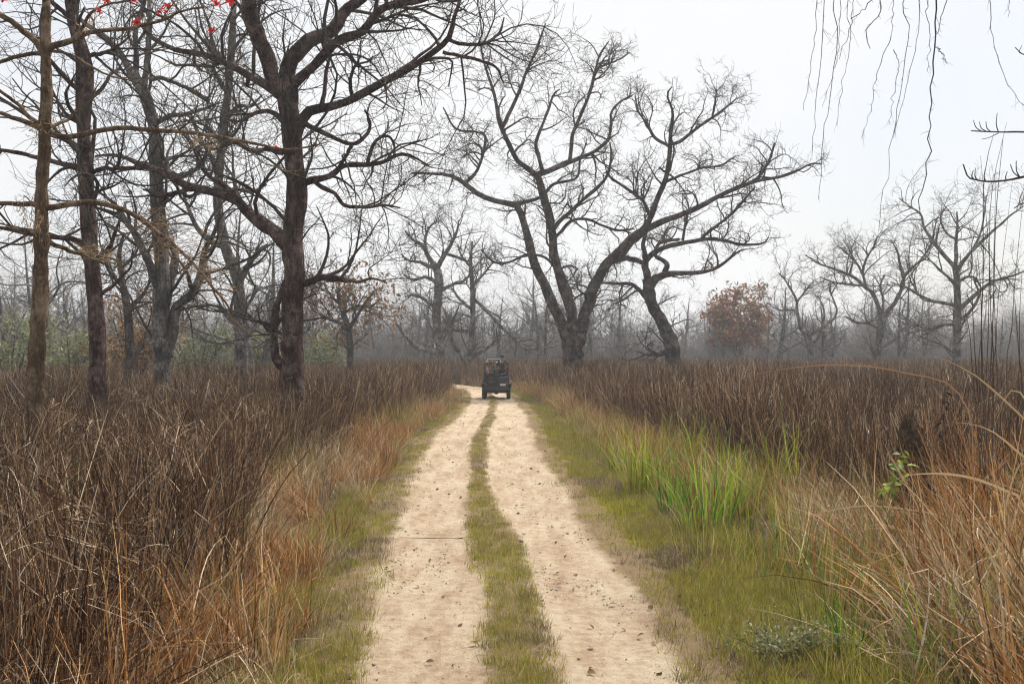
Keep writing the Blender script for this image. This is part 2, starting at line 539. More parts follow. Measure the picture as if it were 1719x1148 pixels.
def track_mat():
    m, t, p = mat_new("pale_dirt")
    tc = t.nodes.new("ShaderNodeTexCoord")
    ob = tc.outputs["Object"]
    mp = t.nodes.new("ShaderNodeMapping"); mp.inputs["Scale"].default_value = (1.0, 0.20, 1.0)
    t.links.new(ob, mp.inputs[0])
    big = noise(t, 2.6, 6, 0.65, mp.outputs[0])
    mid = noise(t, 7.0, 7, 0.7, ob)
    fin = noise(t, 55.0, 5, 0.75, ob)
    dirt = ramp(t, [(0.32, (0.26, 0.17, 0.105)), (0.43, (0.40, 0.29, 0.195)), (0.52, (0.50, 0.395, 0.28)), (0.64, (0.60, 0.515, 0.385))])
    add = t.nodes.new("ShaderNodeMath"); add.operation = 'MULTIPLY_ADD'; add.inputs[1].default_value = 0.45
    s1 = t.nodes.new("ShaderNodeMath"); s1.operation = 'MULTIPLY'; s1.inputs[1].default_value = 0.55
    t.links.new(big.outputs[0], s1.inputs[0]); t.links.new(mid.outputs[0], add.inputs[0]); t.links.new(s1.outputs[0], add.inputs[2])
    t.links.new(add.outputs[0], dirt.inputs[0])
    # small dark crumbs and bits of litter
    vor = t.nodes.new("ShaderNodeTexVoronoi"); vor.inputs["Scale"].default_value = 34.0; vor.inputs["Randomness"].default_value = 1.0
    t.links.new(ob, vor.inputs["Vector"])
    cr = t.nodes.new("ShaderNodeMapRange"); cr.inputs[1].default_value = 0.10; cr.inputs[2].default_value = 0.30; cr.inputs[3].default_value = 0.75; cr.inputs[4].default_value = 0.0
    t.links.new(vor.outputs["Distance"], cr.inputs[0])
    sel = noise(t, 3.3, 3, 0.6, ob)
    selr = t.nodes.new("ShaderNodeMapRange"); selr.inputs[1].default_value = 0.42; selr.inputs[2].default_value = 0.62
    t.links.new(sel.outputs[0], selr.inputs[0])
    mm = t.nodes.new("ShaderNodeMath"); mm.operation = 'MULTIPLY'
    t.links.new(cr.outputs[0], mm.inputs[0]); t.links.new(selr.outputs[0], mm.inputs[1])
    mxc = t.nodes.new("ShaderNodeMixRGB"); mxc.inputs[2].default_value = (0.17, 0.115, 0.07, 1)
    t.links.new(mm.outputs[0], mxc.inputs[0]); t.links.new(dirt.outputs[0], mxc.inputs[1])
    # worn soil with roots and litter along the edges and the crown of the track (attribute 'soil')
    a = t.nodes.new("ShaderNodeAttribute"); a.attribute_name = "soil"
    mul = t.nodes.new("ShaderNodeMath"); mul.operation = 'MULTIPLY_ADD'; mul.inputs[1].default_value = 1.7
    t.links.new(mid.outputs[0], mul.inputs[0])
    off = t.nodes.new("ShaderNodeMath"); off.operation = 'SUBTRACT'; off.inputs[1].default_value = 0.78
    t.links.new(a.outputs["Fac"], off.inputs[0]); t.links.new(off.outputs[0], mul.inputs[2])
    rr = t.nodes.new("ShaderNodeMapRange"); rr.inputs[1].default_value = 0.30; rr.inputs[2].default_value = 0.85
    t.links.new(mul.outputs[0], rr.inputs[0])
    soil = ramp(t, [(0.3, (0.17, 0.115, 0.066)), (0.55, (0.25, 0.175, 0.10)), (0.75, (0.28, 0.225, 0.12))])
    t.links.new(fin.outputs[0], soil.inputs[0])
    mx2 = t.nodes.new("ShaderNodeMixRGB")
    t.links.new(rr.outputs[0], mx2.inputs[0]); t.links.new(mxc.outputs[0], mx2.inputs[1]); t.links.new(soil.outputs[0], mx2.inputs[2])
    t.links.new(mx2.outputs[0], p.inputs["Base Color"])
    h = t.nodes.new("ShaderNodeMath"); h.operation = 'MULTIPLY_ADD'; h.inputs[1].default_value = 0.35
    t.links.new(fin.outputs[0], h.inputs[0]); t.links.new(mid.outputs[0], h.inputs[2])
    b = t.nodes.new("ShaderNodeBump"); b.inputs["Strength"].default_value = 0.9; b.inputs["Distance"].default_value = 0.08
    t.links.new(h.outputs[0], b.inputs["Height"]); t.links.new(b.outputs[0], p.inputs["Normal"])
    p.inputs["Roughness"].default_value = 0.95
    p.inputs["Specular IOR Level"].default_value = 0.15
    return m

def build_track():
    y = [2.0]
    while y[-1] < 124: y.append(y[-1] + max(0.03, 0.0042 * y[-1]))
    ys = np.array(y)
    nu = 110
    u = np.linspace(0, 1, nu)
    L = edge(TL, ys) - 0.75 + wob(ys, 3, 0.08); Rr = edge(TR, ys) + 0.75 + wob(ys, 4, 0.08)
    X = L[:, None] * (1 - u) + Rr[:, None] * u
    Y = np.broadcast_to(ys[:, None], X.shape)
    el, er = (edge(TL, ys) + wob(ys, 5, 0.06))[:, None], (edge(TR, ys) + wob(ys, 6, 0.06))[:, None]
    ml, mrr = (edge(ML, ys) + wob(ys, 8, 0.05))[:, None], (edge(MR, ys) + wob(ys, 9, 0.05))[:, None]
    sm = lambda x: np.clip(x, 0, 1) ** 2 * (3 - 2 * np.clip(x, 0, 1))
    inl = sm((X - el) / 0.42 + 0.5); inr = sm((er - X) / 0.42 + 0.5)
    med = sm((X - ml) / 0.28 + 0.5) * sm((mrr - X) / 0.28 + 0.5)
    soil = 1 - inl * inr * (1 - 0.92 * med)
    cl = (el + ml) / 2; cr = (er + mrr) / 2
    rut = np.exp(-((X - cl) / 0.42) ** 2) + np.exp(-((X - cr) / 0.42) ** 2)
    Z = 0.012 - 0.035 * rut + 0.02 * med
    Z += 0.008 * np.sin(Y * 2.1 + X * 1.3) * np.sin(X * 3.1 - Y * 0.7) + 0.004 * rng.normal(size=X.shape)
    Z -= 0.10 * sm((np.abs(u - 0.5)[None, :] - 0.40) / 0.1)
    n, m = X.shape
    i = np.arange(n * m).reshape(n, m)
    q = np.stack((i[:-1, :-1], i[:-1, 1:], i[1:, 1:], i[1:, :-1]), -1).reshape(-1, 4)
    me = np_mesh("dirt_track", np.stack((X, Y, Z), -1), None, q, track_mat(), True, attrs={"soil": soil.ravel()})
    o = link("dirt_track", me)
    tag(o, "pale dirt track with two wheel ruts and a grassy strip between them", "track", kind="structure")

build_ground()
build_track()

# ================================================================== scattered ground cover (geometry nodes, one object per kind of growth)
def scatter(name, label, cat, P, S, src, seed=0, tilt=0.12, kind="stuff", pick=None):
    rg = np.random.default_rng(seed)
    P = np.asarray(P, np.float32); N = len(P)
    me = bpy.data.meshes.new(name)
    me.vertices.add(N); me.vertices.foreach_set("co", P.ravel())
    rot = np.column_stack((rg.normal(size=N) * tilt, rg.normal(size=N) * tilt, rg.uniform(0, 6.283, N))).astype(np.float32)
    a = me.attributes.new("rot", 'FLOAT_VECTOR', 'POINT'); a.data.foreach_set("vector", rot.ravel())
    a = me.attributes.new("scl", 'FLOAT', 'POINT'); a.data.foreach_set("value", np.asarray(S, np.float32))
    a = me.attributes.new("pick", 'INT', 'POINT'); a.data.foreach_set("value", (rg.integers(0, len(src), N) if pick is None else np.asarray(pick)).astype(np.int32))
    o = link(name, me)
    tag(o, label, cat, kind=kind)
    ng = bpy.data.node_groups.new(name + "_scatter", 'GeometryNodeTree')
    ng.interface.new_socket("Geometry", in_out='INPUT', socket_type='NodeSocketGeometry')
    ng.interface.new_socket("Geometry", in_out='OUTPUT', socket_type='NodeSocketGeometry')
    gi = ng.nodes.new("NodeGroupInput"); go = ng.nodes.new("NodeGroupOutput")
    iop = ng.nodes.new("GeometryNodeInstanceOnPoints")
    g2i = ng.nodes.new("GeometryNodeGeometryToInstance")
    for s in reversed(src):
        oi = ng.nodes.new("GeometryNodeObjectInfo"); oi.inputs["Object"].default_value = s
        ng.links.new(oi.outputs["Geometry"], g2i.inputs[0])
    def named(nm, ty):
        n = ng.nodes.new("GeometryNodeInputNamedAttribute"); n.data_type = ty; n.inputs[0].default_value = nm
        return n.outputs[0]
    ng.links.new(gi.outputs[0], iop.inputs["Points"])
    ng.links.new(g2i.outputs[0], iop.inputs["Instance"])
    iop.inputs["Pick Instance"].default_value = True
    ng.links.new(named("pick", 'INT'), iop.inputs["Instance Index"])
    ng.links.new(named("rot", 'FLOAT_VECTOR'), iop.inputs["Rotation"])
    ng.links.new(named("scl", 'FLOAT'), iop.inputs["Scale"])
    ng.links.new(iop.outputs[0], go.inputs[0])
    md = o.modifiers.new("scatter", 'NODES'); md.node_group = ng
    return o

def src_obj(name, me):
    return bpy.data.objects.new(name, me)        # pattern for the scatter, not itself in the scene

def vnoise(X, Y, sc, seed):
    rg = np.random.default_rng(seed)
    v = np.zeros_like(X)
    for k in range(6):
        a = rg.uniform(0, 6.283); f = sc * rg.uniform(0.6, 1.9); p = rg.uniform(0, 6.283)
        v += np.sin((X * math.cos(a) + Y * math.sin(a)) * f + p + 1.3 * np.sin((X * math.sin(a) - Y * math.cos(a)) * f * 0.7))
    return v / 6

def blades(n, rad, h, w, lean, droop, segs, pal, mat, rg, name="blades", taper=0.75, fan=0.3, kink=0.0, square=None, zb=None):
    """n strips growing out of a disc of radius rad"""
    a0 = rg.uniform(0, 6.283, n); rr = rad * np.sqrt(rg.random(n))
    base = np.column_stack((rr * np.cos(a0), rr * np.sin(a0), np.full(n, -0.03)))
    if zb: base[:, 2] = rg.uniform(zb[0], zb[1], n)
    if square: base[:, :2] = rg.uniform(-square / 2, square / 2, (n, 2))
    az = np.where(rg.random(n) < fan, a0 + rg.normal(size=n) * 0.6, rg.uniform(0, 6.283, n))
    H = h[0] + (h[1] - h[0]) * rg.random(n)
    th0 = np.abs(rg.normal(size=n)) * lean
    dr = droop * rg.random(n) ** 1.5
    s = np.linspace(0, 1, segs + 1)
    th = th0[:, None] + dr[:, None] * s[None, :] ** 2
    if kink:
        kk = (rg.random(n) < kink) * rg.uniform(0.8, 2.0, n); ks = rg.uniform(0.35, 0.9, n)
        th = th + kk[:, None] * (s[None, :] > ks[:, None])
    aw = az[:, None] + np.cumsum(rg.normal(size=(n, segs + 1)) * 0.12, 1)
    ds = (H / segs)[:, None]
    st = np.stack((np.sin(th) * np.cos(aw), np.sin(th) * np.sin(aw), np.cos(th)), -1) * ds[..., None]
    P = base[:, None, :] + np.concatenate((np.zeros((n, 1, 3)), np.cumsum(st[:, :-1], 1)), 1)
    fa = az + math.pi / 2 + rg.normal(size=n) * 0.7
    side = np.stack((np.cos(fa), np.sin(fa), np.zeros(n)), -1)[:, None, :]
    wd = (w[0] + (w[1] - w[0]) * rg.random(n))[:, None] * (1 - taper * s[None, :] ** 1.4)
    A = P - side * wd[..., None] / 2; B = P + side * wd[..., None] / 2
    V = np.stack((A, B), 2)                                  # n, segs+1, 2, 3
    i = np.arange(n * (segs + 1) * 2).reshape(n, segs + 1, 2)
    q = np.stack((i[:, :-1, 0], i[:, :-1, 1], i[:, 1:, 1], i[:, 1:, 0]), -1).reshape(-1, 4)
    c = pick_cols(pal, n, rg)
    return np_mesh(name, V.reshape(-1, 3), None, q, mat, False, np.repeat(c, (segs + 1) * 2, 0))

PAL_TALL = [(0.028, 0.013, 0.006, 4.8), (0.078, 0.037, 0.017, 4.5), (0.18, 0.092, 0.043, 3.0), (0.33, 0.205, 0.11, 1.7), (0.58, 0.44, 0.28, 0.9)]
PAL_FALLEN = [(0.028, 0.013, 0.006, 4.0), (0.085, 0.042, 0.020, 3.4), (0.25, 0.155, 0.082, 2.0), (0.55, 0.43, 0.29, 1.2)]
PAL_STRAW = [(0.25, 0.105, 0.035, 3), (0.42, 0.205, 0.070, 4), (0.54, 0.32, 0.135, 2.5), (0.68, 0.52, 0.31, 1.2), (0.11, 0.05, 0.022, 2.2)]
PAL_OLIVE = [(0.21, 0.205, 0.032, 4), (0.30, 0.275, 0.048, 3.4), (0.41, 0.34, 0.10, 2.5), (0.56, 0.44, 0.20, 1.4), (0.10, 0.11, 0.022, 2)]
PAL_SHORT = [(0.21, 0.21, 0.034, 4), (0.29, 0.27, 0.048, 4), (0.37, 0.32, 0.09, 3), (0.48, 0.38, 0.17, 1.8), (0.28, 0.18, 0.08, 1.0)]
PAL_GREEN = [(0.08, 0.17, 0.020, 3), (0.14, 0.24, 0.028, 4), (0.24, 0.30, 0.04, 3), (0.36, 0.33, 0.08, 1.2)]

rgs = np.random.default_rng(21)
def mesh_join(name, ms, mat):
    V, Q, C, o = [], [], [], 0
    for m in ms:
        v = np.empty(len(m.vertices) * 3, np.float32); m.vertices.foreach_get("co", v); V.append(v.reshape(-1, 3))
        l = np.empty(len(m.loops), np.int32); m.loops.foreach_get("vertex_index", l); Q.append(l.reshape(-1, 4) + o)
        c = np.empty(len(m.vertices) * 4, np.float32); m.color_attributes["col"].data.foreach_get("color", c); C.append(c.reshape(-1, 4)[:, :3])
        o += len(m.vertices)
        bpy.data.meshes.remove(m)
    return np_mesh(name, np.vstack(V), None, np.vstack(Q), mat, False, np.vstack(C))
def tall_parts(f, sq, rad):
    return [blades(int(36 * f), rad, (1.15, 2.1), (0.007, 0.017), 0.25, 0.55, 6, PAL_TALL, M_BLADE, rgs, taper=0.55, kink=0.38, square=sq),
            blades(int(14 * f), rad, (1.1, 2.0), (0.008, 0.022), 0.42, 0.7, 5, PAL_TALL, M_BLADE, rgs, taper=0.6, kink=0.35, square=sq),
            blades(int(16 * f), rad, (0.5, 1.3), (0.008, 0.022), 0.7, 1.3, 4, PAL_TALL, M_BLADE, rgs, taper=0.7, kink=0.3, square=sq),
            blades(int(26 * f), rad, (0.25, 0.75), (0.006, 0.016), 0.8, 2.0, 4, PAL_FALLEN, M_BLADE, rgs, taper=0.85, square=sq, zb=(0.2, 1.55))]
TALL = [src_obj("tall", mesh_join("tall", tall_parts(0.9, None, 0.32), M_BLADE)) for k in range(9)]
PATCH = 1.5
TALL_PATCH = [src_obj("tall_patch", mesh_join("tall_patch", tall_parts(0.75 * 6.5 * PATCH ** 2, PATCH, 0), M_BLADE)) for k in range(8)]
TALL_THIN = [src_obj("tall_thin", mesh_join("tall_thin", tall_parts(0.9 * 3.2 * PATCH ** 2, PATCH, 0), M_BLADE)) for k in range(6)]
TANGLE = [src_obj("tangle", blades(40, 0.5, (0.4, 1.25), (0.006, 0.015), 1.0, 1.5, 6, PAL_FALLEN, M_BLADE, rgs, taper=0.7, kink=0.35)) for k in range(8)]
STRAW = [src_obj("straw", blades(46, 0.22, (0.35, 1.05), (0.005, 0.014), 0.40, 1.5, 6, PAL_STRAW, M_BLADE, rgs, taper=0.8, kink=0.2)) for k in range(8)]
PAL_PALES = [(0.30, 0.20, 0.11, 3), (0.46, 0.35, 0.21, 4), (0.62, 0.52, 0.36, 2), (0.17, 0.11, 0.06, 2)]
PAL_MIX = [(0.22, 0.23, 0.04, 3), (0.32, 0.29, 0.07, 3), (0.42, 0.30, 0.13, 3), (0.55, 0.44, 0.24, 1.5), (0.13, 0.10, 0.04, 1.5)]
STRAW += [src_obj("straw", blades(44, 0.24, (0.35, 1.0), (0.006, 0.014), 0.55, 1.9, 6, PAL_PALES, M_BLADE, rgs, taper=0.8, kink=0.3)) for k in range(5)]
STRAW += [src_obj("straw", blades(44, 0.22, (0.35, 0.95), (0.006, 0.013), 0.36, 1.2, 5, PAL_MIX, M_GREEN, rgs, taper=0.85)) for k in range(5)]
OLIVE = [src_obj("olive", blades(46, 0.20, (0.15, 0.50), (0.005, 0.011), 0.35, 1.2, 4, PAL_OLIVE, M_GREEN, rgs, taper=0.85)) for k in range(8)]
SHORT = [src_obj("short", blades(44, 0.12, (0.05, 0.15), (0.004, 0.009), 0.6, 1.0, 3, PAL_SHORT, M_GREEN, rgs, taper=0.85)) for k in range(8)]
PAL_MOSS = [(0.31, 0.31, 0.028, 4), (0.42, 0.395, 0.042, 3), (0.20, 0.22, 0.024, 2), (0.48, 0.42, 0.12, 1)]
PAL_DEAD = [(0.20, 0.14, 0.085, 3), (0.32, 0.25, 0.16, 3), (0.12, 0.09, 0.055, 2), (0.45, 0.37, 0.25, 1.2), (0.16, 0.16, 0.05, 1)]
SHORT += [src_obj("short", blades(44, 0.12, (0.04, 0.12), (0.004, 0.009), 0.6, 1.0, 3, PAL_MOSS, M_GREEN, rgs, taper=0.85)) for k in range(5)]
SHORT += [src_obj("short", blades(40, 0.12, (0.04, 0.14), (0.004, 0.008), 0.8, 1.2, 3, PAL_DEAD, M_BLADE, rgs, taper=0.85)) for k in range(5)]
OLIVE += [src_obj("olive", blades(50, 0.20, (0.10, 0.36), (0.005, 0.011), 0.45, 1.2, 4, PAL_MOSS, M_GREEN, rgs, taper=0.85)) for k in range(5)]
OLIVE += [src_obj("olive", blades(50, 0.22, (0.12, 0.50), (0.004, 0.009), 0.6, 1.4, 4, PAL_DEAD, M_BLADE, rgs, taper=0.85, kink=0.2)) for k in range(5)]
def patchy(P, seed, sc=1.1, t1=0.22, t2=0.25):
    """index into SHORT/OLIVE: 8 olive, 5 mossy, 5 dead, in drifts"""
    rg = np.random.default_rng(seed)
    n1 = vnoise(P[:, 0], P[:, 1] * 0.7, sc, seed) + 0.22 * rg.normal(size=len(P)); n2 = vnoise(P[:, 0], P[:, 1] * 0.7, sc * 1.3, seed + 1) + 0.22 * rg.normal(size=len(P))
    k = rg.integers(0, 8, len(P))
    k = np.where(n1 > t1, 8 + rg.integers(0, 5, len(P)), k)
    return np.where(n2 > t2, 13 + rg.integers(0, 5, len(P)), k)
REEDG = [src_obj("reedg", blades(18, 0.22, (0.6, 1.5), (0.009, 0.019), 0.30, 1.1, 6, PAL_OLIVE + PAL_GREEN + PAL_STRAW[:4], M_GREEN, rgs, taper=0.85, kink=0.18)) for k in range(9)]

def area_points(dens, y0, y1, xfun, rg):
    """random points, dens(Y) per square metre, between X limits xfun(Y) -> (lo, hi)"""
    out = []
    y = y0
    while y < y1:
        dy = min(max(0.5, 0.04 * y), y1 - y)
        lo, hi = xfun(y)
        n = rg.poisson(dens(y) * dy * max(0, hi - lo))
        out.append(np.column_stack((rg.uniform(lo, hi, n), rg.uniform(y, y + dy, n))))
        y += dy
    return np.vstack(out)

VIEW = lambda y: 0.47 * y + 2.2
def grass_fields():
    rg = np.random.default_rng(5)
    # -------- tall dead grass
    tallL = lambda y: np.interp(y, [4, 8, 12, 20, 35, 60, 90, 120], [1.1, 1.2, 1.7, 2.3, 2.1, 1.6, 1.0, 0.5])
    tallR = lambda y: np.interp(y, [4, 9, 14, 18, 24, 40, 60, 90], [4.6, 4.4, 4.6, 4.0, 3.4, 2.8, 2.3, 1.4])
    def field(side, y0, y1, sd_):
        """whole patches inside the field, single tufts along its ragged edge"""
        rg2 = np.random.default_rng(sd_)
        def depth(X, Y):          # metres inside the field's edge
            if side < 0: return edge(TL, Y) - X - tallL(Y) - 0.35 * vnoise(X, Y, 1.3, 2)
            return X - edge(TR, Y) - tallR(Y) - 0.45 * vnoise(X, Y, 1.1, 3)
        xs, ys = np.meshgrid(np.arange(-75, 75, PATCH), np.arange(y0, y1, PATCH))
        g = np.column_stack((xs.ravel(), ys.ravel())) + rg2.uniform(-.22, .22, (xs.size, 2))
        inside = (np.abs(g[:, 0]) < VIEW(g[:, 1]) + 2.0) & (g[:, 0] * side > -20) & (depth(g[:, 0], g[:, 1]) > 0.75)
        if side < 0: inside &= g[:, 0] < edge(TL, g[:, 1])
        else: inside &= g[:, 0] > edge(TR, g[:, 1])
        g = g[inside]
        g = g[(vnoise(g[:, 0], g[:, 1], 0.8, sd_ + 30) > -0.42) | (rg2.random(len(g)) < 0.35)]
        lo = (lambda y: edge(TL, y) - tallL(y) - 2.0) if side < 0 else (lambda y: edge(TR, y) + tallR(y) - 0.8)
        e = area_points(lambda y: np.interp(y, [4, 30, 60, 150], [6.5, 6, 4.5, 2.5]), y0, y1, lambda y: (lo(y), lo(y) + 2.8), rg2)
        de = depth(e[:, 0], e[:, 1])
        e = e[(de > 0) & (de < 1.1) & (np.abs(e[:, 0]) < VIEW(e[:, 1]) + 1)]
        hs = lambda P: (0.92 + 0.24 * vnoise(P[:, 0], P[:, 1], 0.6, sd_ + 5) + 0.08 * rg2.normal(size=len(P))) * (np.interp(P[:, 1], [8, 20, 40], [0.86, 0.97, 1.03]) if side > 0 else np.interp(P[:, 1], [4, 12, 40], [0.66, 0.80, 1.0]))
        return g, e, hs
    gl, el, hl = field(-1, 6.0, 150, 1); gr, er, hr = field(1, 7.5, 150, 2)
    for g, e, hs, lab, sd_ in ((gl, el, hl, "tall dark brown dead grass filling the field on the sapling's side of the track", 1),
                               (gr, er, hr, "tall brown dead grass filling the field behind the green clumps", 2)):
        near = g[:, 1] < 45
        z = lambda P: np.column_stack((P, np.full(len(P), -0.04)))
        P = np.vstack((g[near], g[~near], e))
        pick = np.r_[rg.integers(0, 8, near.sum()), 8 + rg.integers(0, 6, (~near).sum()), 14 + rg.integers(0, 9, len(e))]
        scatter("tall_grass", lab, "grass", z(P), hs(P), TALL_PATCH + TALL_THIN + TALL, sd_, 0.075, pick=pick)
    # tangles of fallen stalks inside the near field
    T = area_points(lambda y: np.interp(y, [4, 14, 30], [4.5, 4.0, 2.0]), 5.0, 36, lambda y: (-VIEW(y), edge(TL, y) - tallL(y) - 0.2), rg)
    scatter("fallen_stalks", "tangle of bent and fallen stalks lying over the near dark tall grass", "grass", np.column_stack((T, rg.uniform(0.1, 1.15, len(T)) * np.interp(T[:, 1], [6, 14, 30], [0.75, 1.0, 1.2]))), rg.uniform(0.7, 1.1, len(T)), TANGLE, 4, 0.6)
    # -------- straw on the verges
    s1 = area_points(lambda y: np.interp(y, [4, 12, 30, 60, 90], [10, 10, 7, 4, 2]), 5.0, 95, lambda y: (edge(TL, y) - tallL(y) - 0.7, edge(TL, y) - 0.35), rg)
    d = (edge(TL, s1[:, 1]) - s1[:, 0])
    keep = (d > 0.50 + 0.38 * vnoise(s1[:, 0], s1[:, 1], 1.6, 9)) & (vnoise(s1[:, 0], s1[:, 1], 0.8, 10) > -0.32)
    s1 = s1[keep]
    sc1 = (0.55 + 0.5 * np.clip((edge(TL, s1[:, 1]) - s1[:, 0] - 0.4) / 1.2, 0, 1)) * rg.uniform(0.45, 1.3, len(s1)) * (1 + 0.45 * vnoise(s1[:, 0], s1[:, 1], 2.2, 33))
    s2 = area_points(lambda y: np.interp(y, [4, 12, 30, 60, 90], [9, 9, 8, 5, 3]), 6.0, 95, lambda y: (edge(TR, y) + tallR(y) * 0.45, edge(TR, y) + tallR(y) + 0.8), rg)
    d2 = (s2[:, 0] - edge(TR, s2[:, 1])) / tallR(s2[:, 1])
    s2 = s2[(d2 > 0.58 + 0.25 * vnoise(s2[:, 0], s2[:, 1], 1.2, 11))]
    sc2 = rg.uniform(0.45, 1.3, len(s2)) * (1 + 0.35 * vnoise(s2[:, 0], s2[:, 1], 2.0, 34)) * np.interp(s2[:, 1], [6, 14, 22, 45, 60], [1.25, 1.1, 0.85, 1.0, 1.2])
    s3 = area_points(lambda y: 17, 5.5, 14, lambda y: (3.2, 6.8), rg)
    s3 = s3[(s3[:, 0] > 3.3 + 0.5 * vnoise(s3[:, 0], s3[:, 1], 1.0, 12) + 0.12 * (s3[:, 1] - 8))]
    sc3 = rg.uniform(0.9, 1.9, len(s3)) * np.interp(s3[:, 0] / s3[:, 1], [0.28, 0.36, 0.44], [0.7, 1.0, 1.15])
    P = np.vstack((s1,)); scatter("straw_grass", "orange brown straw grass along the edge of the dark tall grass", "grass", np.column_stack((P, np.full(len(P), -0.03))), sc1, STRAW, 6, 0.26, pick=patchy(P, 91, 1.6, 0.16, 0.36))
    clear = lambda P: ~((np.abs(P[:, 0] / P[:, 1] - 0.352) < 0.028) & (P[:, 1] < 14.8) & (P[:, 1] > 9.5))
    c2, c3 = clear(s2), clear(s3); s2, sc2, s3, sc3 = s2[c2], sc2[c2], s3[c3], sc3[c3]
    P = np.vstack((s2, s3)); scatter("straw_grass", "orange brown straw grass around the vine covered stump and before the brown field", "grass", np.column_stack((P, np.full(len(P), -0.03))), np.r_[sc2, sc3], STRAW, 7, 0.26, pick=patchy(P, 93, 1.5, 0.18, 0.34))
    # -------- olive knee-high growth
    o1 = area_points(lambda y: np.interp(y, [4, 12, 30, 60, 90], [16, 15, 9, 5, 3]), 5.5, 95, lambda y: (edge(TR, y) + 0.5, edge(TR, y) + tallR(y) + 0.3), rg)
    dd = o1[:, 0] - edge(TR, o1[:, 1])
    o1 = o1[dd > 0.95 + 0.4 * vnoise(o1[:, 0], o1[:, 1], 1.3, 14) - 0.4 * (o1[:, 1] > 35)]
    so1 = rg.uniform(0.4, 1.35, len(o1)) * (1 + 0.6 * vnoise(o1[:, 0], o1[:, 1], 1.6, 17)) * np.interp(o1[:, 0] - edge(TR, o1[:, 1]), [0.6, 2.0, 4], [0.6, 1.0, 1.3])
    o2 = area_points(lambda y: np.interp(y, [4, 12, 30, 60], [6, 6, 4, 3]), 5.5, 80, lambda y: (edge(TL, y) - 1.5, edge(TL, y) - 0.25), rg)
    o2 = o2[vnoise(o2[:, 0], o2[:, 1], 1.0, 15) > -0.05]
    so2 = rg.uniform(0.4, 0.8, len(o2))
    P = np.vstack((o1, o2)); scatter("verge_grass", "knee high olive grass and weeds on the verges of the track", "grass", np.column_stack((P, np.full(len(P), -0.03))), np.r_[so1, so2], OLIVE, 8, 0.12, pick=patchy(P, 81, 0.9))
    # -------- long green blades scattered through the verge
    g1 = area_points(lambda y: np.interp(y, [5, 14, 30, 45], [4.0, 4.0, 2.8, 0.9]), 6.5, 45, lambda y: (edge(TR, y) + 1.5, edge(TR, y) + tallR(y)), rg)
    g1 = g1[vnoise(g1[:, 0], g1[:, 1], 0.9, 18) > -0.2]
    g2 = area_points(lambda y: 1.1, 6, 14, lambda y: (2.4, 5.0), rg); g1 = np.vstack((g1, g2))
    scatter("long_grass", "loose long green and yellow blades scattered through the olive verge", "grass", np.column_stack((g1, np.full(len(g1), -0.03))), rg.uniform(0.3, 0.95, len(g1)), REEDG, 9, 0.2)
    # -------- short turf: verges and the strip between the ruts
    dsh = lambda y: np.interp(y, [4, 9, 15, 25, 45, 70], [120, 110, 75, 42, 20, 10])
    a1 = area_points(dsh, 6.0, 80, lambda y: (edge(TL, y) - 1.1, edge(TL, y) + 0.12), rg)
    da = edge(TL, a1[:, 1]) - a1[:, 0] + 0.13 * vnoise(a1[:, 0], a1[:, 1], 3.0, 19)
    a1 = a1[(da > -0.05) & ((vnoise(a1[:, 0], a1[:, 1], 1.1, 20) > -0.3) | (rg.random(len(a1)) < 0.6))]
    a2 = area_points(dsh, 6.0, 80, lambda y: (edge(TR, y) - 0.12, edge(TR, y) + 2.2), rg)
    db = a2[:, 0] - edge(TR, a2[:, 1]) + 0.16 * vnoise(a2[:, 0], a2[:, 1], 2.6, 22)
    a2 = a2[(db > 0.0) & ((db > 0.35) | (rg.random(len(a2)) < 0.3 + db)) & ((vnoise(a2[:, 0], a2[:, 1], 1.3, 23) > -0.42) | (rg.random(len(a2)) < 0.25))]
    a3 = area_points(lambda y: dsh(y) * 1.15, 6.0, 70, lambda y: (edge(ML, y) - 0.1, edge(MR, y) + 0.1), rg)
    ctr = (edge(ML, a3[:, 1]) + edge(MR, a3[:, 1])) / 2; hw = (edge(MR, a3[:, 1]) - edge(ML, a3[:, 1])) / 2
    q = 1 - np.abs(a3[:, 0] - ctr) / hw + 0.45 * vnoise(a3[:, 0], a3[:, 1], 2.4, 24)
    thin = np.interp(a3[:, 1], [8, 28, 34, 40, 70], [0.0, 0.03, 0.22, 0.28, 0.22]) * (0.5 + vnoise(a3[:, 0] * 0, a3[:, 1], 0.7, 26))
    a3 = a3[q > 0.12 + thin]
    P = np.vstack((a1, a2, a3))
    sg = np.r_[rg.uniform(0.7, 1.25, len(a1)), rg.uniform(0.7, 1.3, len(a2)), rg.uniform(0.6, 1.05, len(a3))]
    scatter("short_grass", "short olive green turf edging the ruts and growing in the strip between them", "grass", np.column_stack((P, np.r_[np.full(len(a1) + len(a2), -0.01), np.full(len(a3), 0.022)])), sg, SHORT, 10, 0.15, pick=patchy(P, 83, 1.5))
grass_fields()

